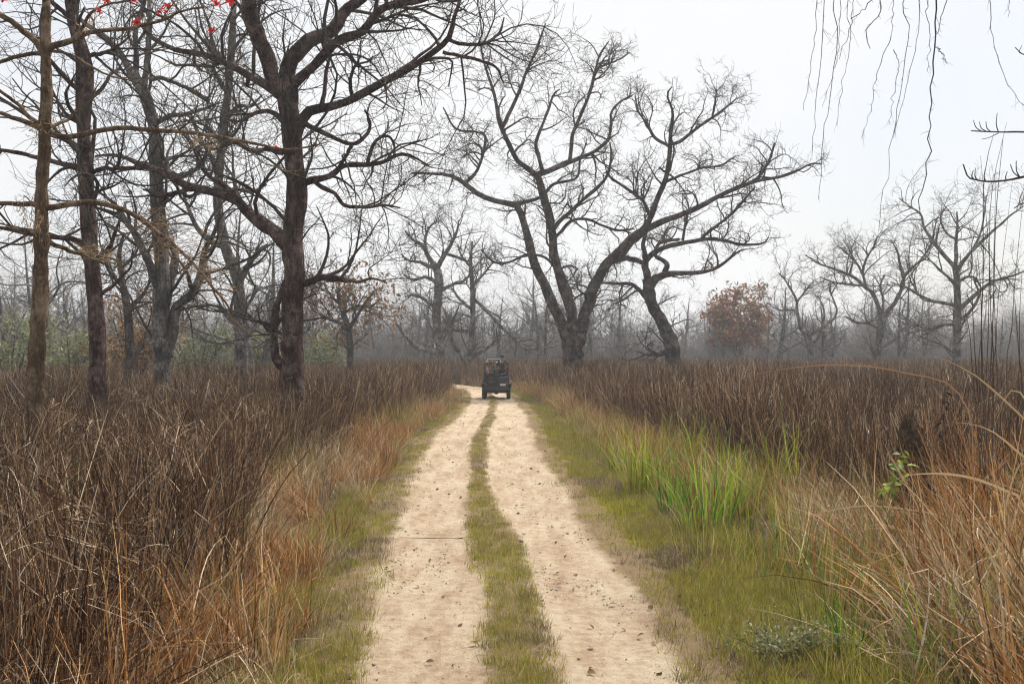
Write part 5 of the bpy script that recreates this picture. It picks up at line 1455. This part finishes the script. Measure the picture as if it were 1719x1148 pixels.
def leaf_mesh(name, size, col, mat, rg):
    n = 6
    s = np.linspace(0, 1, n)
    w = np.sin(np.clip(s * 1.06, 0, 1) * math.pi) ** 0.7 * 0.36 * size
    z = -0.25 * size * s ** 2
    V = []
    for k in range(n):
        V += [(-w[k], s[k] * size, z[k] + 0.25 * w[k]), (0, s[k] * size, z[k]), (w[k], s[k] * size, z[k] + 0.25 * w[k])]
    i = np.arange(n * 3).reshape(n, 3)
    q = np.vstack((np.stack((i[:-1, 0], i[:-1, 1], i[1:, 1], i[1:, 0]), -1), np.stack((i[:-1, 1], i[:-1, 2], i[1:, 2], i[1:, 1]), -1)))
    return np_mesh(name, np.array(V), None, q, mat, True, np.tile(np.array(col), (n * 3, 1)))

def stump():
    rg = np.random.default_rng(55)
    Y = 14.6
    base = at(1532, 592, Y); base[2] = 0
    root = empty("stump", base, "dark broken stump wrapped in dry creeper among the straw", "stump")
    n, sd_ = 26, 18
    s = np.linspace(0, 1, n); a = np.linspace(0, 2 * math.pi, sd_, endpoint=False)
    r = 0.20 * (1.35 - 0.55 * s + 0.12 * np.sin(s * 9))
    rr = r[:, None] * (1 + 0.13 * np.sin(3 * a + 4 * s[:, None]) + 0.08 * np.sin(7 * a - 6 * s[:, None]) + 0.05 * rg.normal(size=(n, sd_)))
    z = s[:, None] * (1.55 + 0.16 * np.sin(2 * a) + 0.10 * rg.normal(size=sd_)) - 0.1
    V = np.stack((rr * np.cos(a) + 0.06 * np.sin(s * 3)[:, None], rr * np.sin(a), z), -1).reshape(-1, 3)
    i = np.arange(n * sd_).reshape(n, sd_)
    q = np.stack((i[:-1], np.roll(i, -1, 1)[:-1], np.roll(i, -1, 1)[1:], i[1:]), -1).reshape(-1, 4)
    V = np.vstack((V, [(0.02, 0, 1.12)]))
    t3 = np.array([(i[-1, k], i[-1, (k + 1) % sd_], len(V) - 1) for k in range(sd_)])
    link("trunk", np_mesh("trunk", V, t3, q, bark("stump_bark", (0.020, 0.013, 0.009), (0.065, 0.044, 0.029), (0.17, 0.12, 0.08), 6, 0.9), True), root)
    for k in range(30):
        ph = rg.uniform(0, 6.28); tw = rg.uniform(-2.5, 2.5); z0 = rg.uniform(0, 0.4); z1 = rg.uniform(0.8, 1.55)
        ss = np.linspace(0, 1, 14)
        rad = 0.26 - 0.07 * ss + rg.normal(size=14) * 0.025
        P = np.column_stack((rad * np.cos(ph + tw * ss), rad * np.sin(ph + tw * ss), z0 + (z1 - z0) * ss))
        v, qq = tubes(P[None], np.linspace(0.011, 0.006, 14)[None], 5, 0.1, seed=k)
        link("creeper", np_mesh("creeper", v, None, qq, M_DRYVINE if k % 3 else M_REED, True), root)
    dead = leaf_mesh("dead_leaf", 0.12, (0.06, 0.038, 0.024), M_LEAF, rg)
    for k in range(26):
        o = link("dead_leaf", dead, root, (rg.uniform(-.28, .28), rg.uniform(-.32, -.19), rg.uniform(0.3, 1.35)))
        o.rotation_euler = (rg.uniform(-2.4, -0.6), rg.uniform(-.8, .8), rg.uniform(-1.6, 1.6) + math.pi)
    # green climbing plant on its side
    b2 = at(1482, 592, Y - 0.6); b2[2] = 0
    vr = empty("climbing_plant", b2, "climber with bright green heart shaped leaves against the dark stump", "plant")
    P = [(0, 0, -0.03), (0.05, 0.02, 0.35), (0.10, 0.05, 0.7), (0.22, 0.08, 1.05), (0.30, 0.08, 1.3)]
    link("stem", tube_mesh("stem", P, [.010, .009, .008, .006, .004], 5, plain("vine_stem", (0.12, 0.14, 0.04)), 0, 1, 18), vr)
    lm = [leaf_mesh("leaf", 0.14, c, M_LEAF, rg) for c in ((0.20, 0.30, 0.03), (0.34, 0.40, 0.05), (0.09, 0.18, 0.03))]
    fine = resample(np.array(P), 30)
    for k in range(46):
        j = int(rg.uniform(4, 29))
        o = link("leaf", lm[k % 3], vr, fine[j] + rg.normal(size=3) * np.array((0.07, 0.05, 0.05)))
        o.rotation_euler = (rg.uniform(-0.9, 0.3), rg.uniform(-.5, .5), rg.uniform(1.2, 5.0)); s_ = rg.uniform(.7, 1.2); o.scale = (s_, s_, s_)
    # dead weed with curled red-brown leaves
    b3 = at(1580, 592, 15.2); b3[2] = 0
    wr = empty("dead_weed", b3, "dead weed stalk with curled red brown leaves standing above the stump", "weed")
    P = [(0, 0, -0.03), (-0.02, 0, 0.8), (0.03, 0, 1.5), (0.05, 0, 2.0)]
    link("stem", tube_mesh("stem", P, [.016, .013, .010, .005], 6, M_REED, 0, 1, 16), wr)
    lr = leaf_mesh("leaf", 0.10, (0.075, 0.03, 0.02), M_LEAF, rg); ld = leaf_mesh("leaf", 0.11, (0.035, 0.02, 0.014), M_LEAF, rg)
    for k in range(22):
        zc = 1.15 + 0.85 * ((k * 0.382) % 1.0)
        o = link("leaf", lr if k % 3 == 0 else ld, wr, (0.03 + rg.normal() * 0.02, rg.normal() * 0.02, zc))
        o.rotation_euler = (rg.uniform(-1.5, -0.5), rg.uniform(-1.2, 1.2), rg.uniform(0, 6.28)); o.scale = (0.45, rg.uniform(0.7, 1.3), 1.6)
    # low leafy plant on the verge
    pl = gY(1100)
    b4 = at(1312, 592, pl); b4[2] = 0
    lp = empty("low_plant", b4, "low spreading plant with small grey green leaves on the near verge", "plant")
    Pm = []
    for k in range(22):
        a_ = rg.uniform(0, 6.28); l = rg.uniform(.15, .62)
        Pm.append(resample(np.array([(0.12 * math.cos(a_), .12 * math.sin(a_), -.02), (l * .6 * math.cos(a_), l * .6 * math.sin(a_), .14), (l * math.cos(a_), l * math.sin(a_), rg.uniform(.12, .30))]), 9))
    Pm = np.array(Pm)
    v, qq = tubes(Pm, np.tile(np.linspace(.005, .002, 9), (22, 1)), 4)
    link("stem", np_mesh("stem", v, None, qq, M_TWIG_S, True), lp)
    link("foliage", leaf_cloud(Pm.reshape(-1, 3), 1900, 0.017, [(0.17, 0.20, 0.09, 3), (0.27, 0.27, 0.15, 3), (0.10, 0.14, 0.05, 2), (0.36, 0.31, 0.21, 2)], rg, spread=0.05, zmin=0.02), lp)
    # twig lying across the nearer rut
    tw = empty("fallen_twig", (at(738, 592, 15.3)[0], 15.3, 0), "thin curved twig lying across the pale rut", "twig")
    pts = [(-0.55, 0.06, 0.012), (-0.3, -0.02, 0.014), (0.0, -0.06, 0.02), (0.25, -0.03, 0.016), (0.5, 0.08, 0.03)]
    link("stem", tube_mesh("stem", pts, [.002, .004, .005, .004, .002], 5, M_TWIG_S, 0, 1, 18), tw)
    link("side_twig", tube_mesh("side_twig", [(0.25, -0.03, 0.016), (0.33, -0.12, 0.02), (0.38, -0.2, 0.016)], [.005, .004, .002], 5, M_BARK_D, 0, 1, 8), tw)
stump()

# ---- crumbs of earth, pebbles and litter on the track
def pebbles():
    rg = np.random.default_rng(66)
    src = []
    mats = [plain("clod_pale", (0.52, 0.42, 0.31), 0.95), plain("clod_brown", (0.33, 0.24, 0.16), 0.95), plain("pebble_grey", (0.30, 0.27, 0.24), 0.8)]
    for k in range(6):
        bm = bmesh.new(); bmesh.ops.create_icosphere(bm, subdivisions=1, radius=0.5)
        for v in bm.verts:
            v.co = v.co * (1 + rg.normal() * 0.16); v.co.z *= 0.6
        me = bpy.data.meshes.new("clod"); bm.to_mesh(me); bm.free(); me.materials.append(mats[k % 3])
        src.append(src_obj("clod", me))
    P = area_points(lambda y: np.interp(y, [5, 12, 20, 40], [260, 200, 90, 22]), 6, 48, lambda y: (edge(TL, y) - 0.05, edge(TR, y) + 0.05), rg)
    cl = np.abs(P[:, 0] - (edge(TL, P[:, 1]) + edge(ML, P[:, 1])) / 2); cr_ = np.abs(P[:, 0] - (edge(TR, P[:, 1]) + edge(MR, P[:, 1])) / 2)
    P = P[(vnoise(P[:, 0], P[:, 1], 1.4, 30) + np.minimum(cl, cr_) * 1.2 > 0.30) | (rg.random(len(P)) < 0.12)]
    S = 0.006 + 0.022 * rg.random(len(P)) ** 3 + 0.02 * (rg.random(len(P)) < 0.01)
    scatter("pebbles", "crumbs of earth and small stones strewn over the track", "pebbles", np.column_stack((P, np.full(len(P), -0.005))), S, src, 50, 0.5)
    dl = [src_obj("litter", leaf_mesh("litter", 0.06, c, M_LEAF, rg)) for c in ((0.16, 0.09, 0.045), (0.30, 0.20, 0.10), (0.08, 0.05, 0.03))]
    P = area_points(lambda y: np.interp(y, [5, 12, 20, 40], [5, 4, 3, 1.5]), 6, 48, lambda y: (edge(TL, y) - 0.6, edge(TR, y) + 0.8), rg)
    scatter("leaf_litter", "dead leaves fallen on the track and its edges", "litter", np.column_stack((P, np.full(len(P), 0.012))), rg.uniform(0.5, 1.3, len(P)), dl, 51, 0.4)
pebbles()

# ================================================================== jeep
def bm_obj(name, bm, mat, parent, smooth=False):
    me = bpy.data.meshes.new(name); bm.to_mesh(me); bm.free()
    me.materials.append(mat)
    if smooth: me.polygons.foreach_set("use_smooth", np.ones(len(me.polygons), bool))
    return link(name, me, parent)

def add_box(bm, c, s, bev=0.0, rot=None):
    g = bmesh.ops.create_cube(bm, size=1.0)
    vs = g["verts"]
    for v in vs: v.co = Vector((v.co.x * s[0], v.co.y * s[1], v.co.z * s[2]))
    if bev:
        es = list({e for v in vs for e in v.link_edges})
        r = bmesh.ops.bevel(bm, geom=es, offset=bev, segments=2, affect='EDGES', profile=0.5)
        vs = list({v for f in r["faces"] for v in f.verts} | {v for v in vs if v.is_valid})
    if rot is not None: bmesh.ops.rotate(bm, verts=vs, cent=(0, 0, 0), matrix=rot)
    bmesh.ops.translate(bm, verts=vs, vec=Vector(c))

def lathe_x(prof, n=28):
    """profile (x, r) swept round the X axis"""
    V, F = [], []
    m = len(prof)
    for k in range(n):
        a = 2 * math.pi * k / n
        for x, r in prof: V.append((x, r * math.cos(a), r * math.sin(a)))
    for k in range(n):
        for j in range(m - 1):
            F.append((k * m + j, ((k + 1) % n) * m + j, ((k + 1) % n) * m + j + 1, k * m + j + 1))
    return np.array(V), np.array(F)

M_PAINT = plain("olive_black_paint", (0.016, 0.018, 0.017), 0.35, 0.0, 0.15, 3, spec=0.5)
M_RUB = plain("rubber", (0.018, 0.018, 0.018), 0.85, var=0.2, scale=20)
M_RIM = plain("rim_steel", (0.14, 0.14, 0.14), 0.5, 0.4)
M_METAL = plain("roll_bar_steel", (0.05, 0.05, 0.05), 0.4, 0.5)
M_GREYBAR = plain("grey_frame", (0.28, 0.28, 0.29), 0.45, 0.4)
M_SEAT = plain("seat_vinyl", (0.035, 0.03, 0.028), 0.6)
M_LAMP = plain("lamp_red", (0.35, 0.02, 0.02), 0.3, spec=0.6)
M_PLATE = plain("plate_white", (0.7, 0.7, 0.66), 0.5, var=0.05)
M_GLASS, gt, gp = mat_new("windscreen_glass")
gp.inputs["Base Color"].default_value = (0.9, 0.95, 0.95, 1); gp.inputs["Transmission Weight"].default_value = 1.0; gp.inputs["Roughness"].default_value = 0.02; gp.inputs["IOR"].default_value = 1.1

JX, JY = -0.85, 61.0
def jeep():
    root = empty("jeep", (JX, JY, 0.0), "dark open safari jeep with a spare wheel on its back, driving away along the track", "jeep")
    bm = bmesh.new()
    add_box(bm, (0, 1.75, 0.62), (1.30, 3.5, 0.22), 0.03)                 # floor and sills
    add_box(bm, (-0.66, 1.05, 0.93), (0.06, 2.1, 0.46), 0.015); add_box(bm, (0.66, 1.05, 0.93), (0.06, 2.1, 0.46), 0.015)
    add_box(bm, (0, 0.03, 0.93), (1.32, 0.06, 0.46), 0.015)               # tail panel
    add_box(bm, (0, 2.15, 0.98), (1.34, 0.10, 0.52), 0.02)                # dash
    bm_obj("body", bm, M_PAINT, root)
    bm = bmesh.new(); add_box(bm, (0, 2.85, 0.94), (1.16, 1.35, 0.40), 0.06); bm_obj("bonnet", bm, M_PAINT, root)
    bm = bmesh.new(); add_box(bm, (0, 3.56, 0.86), (1.10, 0.06, 0.48), 0.02)
    for k in range(-3, 4): add_box(bm, (k * 0.12, 3.60, 0.86), (0.04, 0.03, 0.36))
    bm_obj("grille", bm, M_PAINT, root)
    for s in (-1, 1):
        bm = bmesh.new(); add_box(bm, (s * 0.66, 0.55, 0.83), (0.28, 0.95, 0.07), 0.02); add_box(bm, (s * 0.79, 0.55, 0.76), (0.03, 0.95, 0.16), 0.01); bm_obj("fender", bm, M_PAINT, root)
        bm = bmesh.new(); add_box(bm, (s * 0.70, 3.0, 0.86), (0.26, 1.0, 0.06), 0.02); add_box(bm, (s * 0.72, 2.5, 0.72), (0.2, 0.05, 0.3), 0.01); bm_obj("fender", bm, M_PAINT, root)
        bm = bmesh.new(); add_box(bm, (s * 0.56, -0.02, 0.86), (0.12, 0.05, 0.16), 0.015); bm_obj("tail_lamp", bm, M_LAMP, root)
        bm = bmesh.new(); add_box(bm, (s * 0.44, 1.02, 0.99), (0.34, 1.6, 0.10), 0.04); add_box(bm, (s * 0.60, 1.02, 1.25), (0.08, 1.6, 0.40), 0.03); bm_obj("bench_seat", bm, M_SEAT, root)
        for y in (0.60, 2.95):
            w = empty("wheel", (s * 0.66, y, 0.36)); w.parent = root
            v, f = lathe_x([(-0.10, 0.22), (-0.11, 0.30), (-0.10, 0.345), (-0.06, 0.36), (0.06, 0.36), (0.10, 0.345), (0.11, 0.30), (0.10, 0.22)])
            link("tyre", np_mesh("tyre", v, None, f, M_RUB, True), w)
            v, f = lathe_x([(s * 0.06, 0.001), (s * 0.07, 0.08), (s * 0.03, 0.12), (s * 0.03, 0.19), (s * 0.085, 0.225), (-s * 0.085, 0.225)])
            link("rim", np_mesh("rim", v, None, f, M_RIM, True), w)
    # spare wheel on the tail panel, left of the middle
    sp = empty("spare_wheel", (-0.26, -0.14, 1.08)); sp.parent = root; sp.rotation_euler = (0, 0, R(90))
    v, f = lathe_x([(-0.10, 0.20), (-0.11, 0.28), (-0.10, 0.335), (-0.06, 0.35), (0.06, 0.35), (0.10, 0.335), (0.11, 0.28), (0.10, 0.20)])
    link("tyre", np_mesh("tyre", v, None, f, M_RUB, True), sp)
    v, f = lathe_x([(-0.05, 0.001), (-0.06, 0.07), (-0.02, 0.10), (-0.02, 0.17), (-0.08, 0.205), (0.08, 0.205)])
    link("rim", np_mesh("rim", v, None, f, M_METAL, True), sp)
    bm = bmesh.new(); add_box(bm, (0, -0.10, 0.56), (1.40, 0.10, 0.14), 0.02); bm_obj("rear_bumper", bm, M_METAL, root)
    bm = bmesh.new(); add_box(bm, (0, 3.74, 0.56), (1.40, 0.10, 0.14), 0.02); bm_obj("front_bumper", bm, M_METAL, root)
    bm = bmesh.new(); add_box(bm, (0.36, -0.01, 0.78), (0.30, 0.015, 0.10), 0.004); bm_obj("number_plate", bm, M_PLATE, root)
    bm = bmesh.new(); add_box(bm, (0, 0.60, 0.36), (1.2, 0.09, 0.09), 0.02); add_box(bm, (0, 2.95, 0.36), (1.2, 0.09, 0.09), 0.02); add_box(bm, (0, 0.6, 0.37), (0.26, 0.24, 0.24), 0.08); bm_obj("axles", bm, M_METAL, root)
    def bar(pts, r, m=M_METAL, nm="roll_bar"):
        link(nm, tube_mesh(nm, pts, [r] * len(pts), 8, m, 0, 1, len(pts) * 5), root)
    for y in (0.12, 1.9):
        bar([(-0.64, y, 1.1), (-0.64, y, 1.75), (-0.58, y, 1.92), (-0.3, y, 1.95), (0.3, y, 1.95), (0.58, y, 1.92), (0.64, y, 1.75), (0.64, y, 1.1)], 0.022)
    for s in (-1, 1):
        bar([(s * 0.62, 0.12, 1.72), (s * 0.63, 1.0, 1.72), (s * 0.62, 1.9, 1.72)], 0.018)
    for k, y in enumerate((0.5, 0.9, 1.3, 1.7, 2.2)):                      # raised roof frame at the front
        bar([(-0.50, y, 2.14), (0.22, y, 2.14)], 0.016, M_GREYBAR, "roof_bar")
    for x in (-0.50, 0.22):
        bar([(x, 0.45, 2.13), (x, 2.25, 2.13)], 0.018, M_GREYBAR, "roof_rail")
    for x in (-0.50, 0.22):
        bar([(x, 1.9, 1.93), (x, 1.9, 2.14)], 0.016, M_GREYBAR, "roof_post"); bar([(x, 0.12, 1.93), (x, 0.45, 2.13)], 0.016, M_GREYBAR, "roof_post")
    ws = bmesh.new()
    for (c, s) in (((0, 2.22, 1.25), (1.28, 0.04, 0.05)), ((0, 2.10, 1.72), (1.28, 0.04, 0.05)), ((-0.62, 2.16, 1.48), (0.05, 0.05, 0.5)), ((0.62, 2.16, 1.48), (0.05, 0.05, 0.5))):
        add_box(ws, c, s, 0.008)
    wf = bm_obj("windscreen", ws, M_METAL, root)
    gl = bmesh.new(); add_box(gl, (0, 2.16, 1.485), (1.20, 0.008, 0.42), 0, None); bm_obj("pane", gl, M_GLASS, wf)
    bar([(-0.30, 1.95, 1.25), (-0.30, 1.90, 1.35), (-0.46, 1.90, 1.35), (-0.46, 1.95, 1.25)], 0.012, M_RUB, "steering_wheel")
    for s in (-1, 1):
        bm = bmesh.new(); add_box(bm, (s * 0.36, 1.72, 0.95), (0.46, 0.42, 0.12), 0.04); add_box(bm, (s * 0.36, 1.53, 1.25), (0.46, 0.10, 0.52), 0.04); bm_obj("front_seat", bm, M_SEAT, root)
    return root
jeep()

# ------------------------------------------------------------------ people riding in the jeep
def skin_mesh(name, joints, edges, rad, mat, parent, sub=2):
    me = bpy.data.meshes.new(name)
    me.from_pydata([tuple(j) for j in joints], edges, [])
    me.update()
    o = link(name, me, parent)
    md = o.modifiers.new("skin", 'SKIN'); md.use_smooth_shade = True
    if not me.skin_vertices:
        return o
    for k, d in enumerate(me.skin_vertices[0].data):
        r = rad[k]; d.radius = (r, r) if not isinstance(r, tuple) else r
        d.use_root = (k == 0)
    s = o.modifiers.new("sub", 'SUBSURF'); s.levels = sub; s.render_levels = sub
    me.materials.append(mat)
    return o

M_SKIN = plain("skin", (0.20, 0.11, 0.07), 0.55, var=0.06)
M_HAIR = plain("hair", (0.012, 0.010, 0.009), 0.6)
def person(label, x, y, seat, face, shirt, trouser, hairc, lean=0.0, arm_out=0.0, standing=False, cap=None):
    """seated (or standing) rider; seat = height of the seat, face = heading about Z (0 looks along +Y)"""
    root = empty("person", (JX + x, JY + y, 0), label, "person", "people riding in the jeep", face)
    hz = seat + (0.10 if not standing else 0.0)
    P = {}
    P["hip"] = (0, 0, hz); P["waist"] = (0, 0.0 + lean * .1, hz + 0.2); P["chest"] = (0, lean * .25, hz + 0.40); P["neck"] = (0, lean * .35 + .01, hz + 0.57)
    P["chin"] = (0, lean * .38 + .04, hz + 0.66); P["head"] = (0, lean * .4 + .03, hz + 0.75); P["crown"] = (0, lean * .4 + .01, hz + 0.83)
    for s, k in ((-1, "l"), (1, "r")):
        P["sho" + k] = (s * 0.17, lean * .3, hz + 0.50)
        ex = s * (0.25 + (arm_out if s < 0 else 0.02))
        P["elb" + k] = (ex, lean * .3 + 0.05, hz + 0.25); P["wri" + k] = (ex * 0.95, lean * .3 + 0.27, hz + 0.20 + (0.12 if arm_out and s < 0 else 0)); P["palm" + k] = (ex * 0.93, lean * .3 + 0.34, hz + 0.20)
        P["hp" + k] = (s * 0.09, 0.0, hz - 0.01)
        if standing:
            P["knee" + k] = (s * 0.10, 0.04, hz - 0.42); P["ank" + k] = (s * 0.10, 0.0, hz - 0.82); P["toe" + k] = (s * 0.11, 0.16, hz - 0.86)
        else:
            P["knee" + k] = (s * 0.11, 0.40, hz + 0.0); P["ank" + k] = (s * 0.11, 0.42, hz - 0.40); P["toe" + k] = (s * 0.12, 0.58, hz - 0.43)
    names = list(P); J = [P[n] for n in names]; ix = {n: i for i, n in enumerate(names)}
    E = [("hip", "waist"), ("waist", "chest"), ("chest", "neck"), ("neck", "chin"), ("chin", "head"), ("head", "crown")]
    for k in "lr":
        E += [("chest", "sho" + k), ("sho" + k, "elb" + k), ("elb" + k, "wri" + k), ("wri" + k, "palm" + k), ("hip", "hp" + k), ("hp" + k, "knee" + k), ("knee" + k, "ank" + k), ("ank" + k, "toe" + k)]
    rad = {"hip": (.13, .10), "waist": (.125, .09), "chest": (.15, .10), "neck": .055, "chin": .068, "head": .088, "crown": .06}
    for k in "lr":
        rad.update({"sho" + k: .062, "elb" + k: .042, "wri" + k: .030, "palm" + k: (.040, .018), "hp" + k: .085, "knee" + k: .060, "ank" + k: .042, "toe" + k: .035})
    EE = [(ix[a], ix[b]) for a, b in E]; RR = [rad[n] for n in names]
    # fingers and thumb
    for s, k in ((-1, "l"), (1, "r")):
        p0 = np.array(P["palm" + k]); d = norm(np.array(P["palm" + k]) - np.array(P["wri" + k]))
        for f in range(5):
            sx = (f - 1.5) * 0.021 if f < 4 else -s * 0.045
            ln = (0.065, 0.078, 0.072, 0.055, 0.045)[f]
            a = p0 + np.array((sx, 0.0, 0)) + d * (0.02 if f < 4 else -0.02)
            b = a + d * ln + np.array((0 if f < 4 else -s * 0.02, 0, -0.02)); c = b + d * ln * .4 + np.array((0, 0, -0.03))
            n0 = len(J); J += [tuple(a), tuple(b), tuple(c)]; RR += [.010, .009, .008]
            EE += [(ix["palm" + k], n0), (n0, n0 + 1), (n0 + 1, n0 + 2)]
    skin_mesh("body", J, EE, RR, M_SKIN, root)
    tn = ["chest", "waist", "hip", "shol", "elbl", "shor", "elbr"]
    tj = [P[n] for n in tn]; te = [(0, 1), (1, 2), (0, 3), (3, 4), (0, 5), (5, 6)]
    skin_mesh("shirt", tj, te, [(.168, .122), (.145, .108), (.15, .115), .080, .058, .080, .058], shirt, root)
    ln_ = ["hip", "hpl", "kneel", "ankl", "hpr", "kneer", "ankr"]
    skin_mesh("trousers", [P[n] for n in ln_], [(0, 1), (1, 2), (2, 3), (0, 4), (4, 5), (5, 6)], [(.145, .118), .10, .078, .060, .10, .078, .060], trouser, root)
    h = np.array(P["head"])
    bm = bmesh.new(); bmesh.ops.create_uvsphere(bm, u_segments=16, v_segments=10, radius=0.112)
    for v in list(bm.verts):
        if v.co.z < -0.055 or (v.co.y > 0.045 and v.co.z < 0.045): bm.verts.remove(v)
    bmesh.ops.translate(bm, verts=bm.verts, vec=Vector(h + np.array((0, -0.008, 0.018))))
    bm_obj("hair", bm, hairc, root, True)
    # nose, ears and eyes
    bm = bmesh.new()
    add_box(bm, tuple(h + np.array((0, 0.098, -0.02))), (0.022, 0.03, 0.04), 0.006)
    for s in (-1, 1): add_box(bm, tuple(h + np.array((s * 0.092, 0.0, -0.01))), (0.015, 0.03, 0.05), 0.005)
    bm_obj("nose_and_ears", bm, M_SKIN, root)
    bm = bmesh.new()
    for s in (-1, 1): add_box(bm, tuple(h + np.array((s * 0.034, 0.086, 0.008))), (0.022, 0.012, 0.010), 0.003)
    add_box(bm, tuple(h + np.array((0, 0.088, -0.055))), (0.045, 0.012, 0.008), 0.003)
    bm_obj("eyes_and_mouth", bm, M_HAIR, root)
    if cap is not None:
        bm = bmesh.new(); bmesh.ops.create_uvsphere(bm, u_segments=16, v_segments=10, radius=0.122)
        for v in list(bm.verts):
            if v.co.z < 0.0: bm.verts.remove(v)
        bmesh.ops.translate(bm, verts=bm.verts, vec=Vector(h + np.array((0, -0.005, 0.03))))
        add_box(bm, tuple(h + np.array((0, 0.14, 0.035))), (0.15, 0.12, 0.012), 0.004)
        bm_obj("cap", bm, cap, root, True)
C_MAROON = plain("cloth_maroon", (0.12, 0.025, 0.03), 0.8); C_DARK = plain("cloth_black", (0.018, 0.018, 0.02), 0.85)
C_PINK = plain("cloth_dusty_pink", (0.30, 0.16, 0.19), 0.8); C_BLUE = plain("cloth_blue", (0.05, 0.16, 0.30), 0.8); C_GREY = plain("cloth_grey", (0.12, 0.12, 0.12), 0.85); C_WHITE = plain("cap_white", (0.62, 0.62, 0.60), 0.7)
person("rider in dusty pink leaning an arm out over the jeep's side", -0.52, 0.55, 1.04, R(-90), C_PINK, C_DARK, M_HAIR, 0.05, 0.12)
person("rider in black standing tall at the back of the jeep", 0.30, 0.55, 1.55 - 0.02, 0.0, C_DARK, C_DARK, M_HAIR, standing=True)
person("rider in grey with a white cap in the middle of the jeep", 0.06, 1.15, 1.02, R(20), C_GREY, C_DARK, M_HAIR, cap=C_WHITE)
person("rider in maroon with blue trousers on the bench beside the rider in black", 0.56, 0.35, 1.04, R(90), C_MAROON, C_BLUE, M_HAIR)
person("driver in black at the wheel of the jeep", -0.36, 1.68, 1.01, 0.0, C_DARK, C_GREY, M_HAIR)

# ================================================================== haze
hz, ht, hp = mat_new("haze_air")
ht.nodes.remove(hp)
pv = ht.nodes.new("ShaderNodeVolumePrincipled")
pv.inputs["Color"].default_value = (0.96, 0.97, 1.0, 1)
pv.inputs["Density"].default_value = 0.0009
pv.inputs["Anisotropy"].default_value = 0.2
ht.links.new(pv.outputs[0], ht.nodes["Material Output"].inputs["Volume"])
bm = bmesh.new(); bmesh.ops.create_cube(bm, size=1.0)
for v in bm.verts: v.co = Vector((v.co.x * 1240, 290 + v.co.y * 720, 11.5 + v.co.z * 27))
ho = bm_obj("haze", bm, hz, None)
tag(ho, "pale winter haze hanging over the fields and the wood", "haze", kind="stuff")
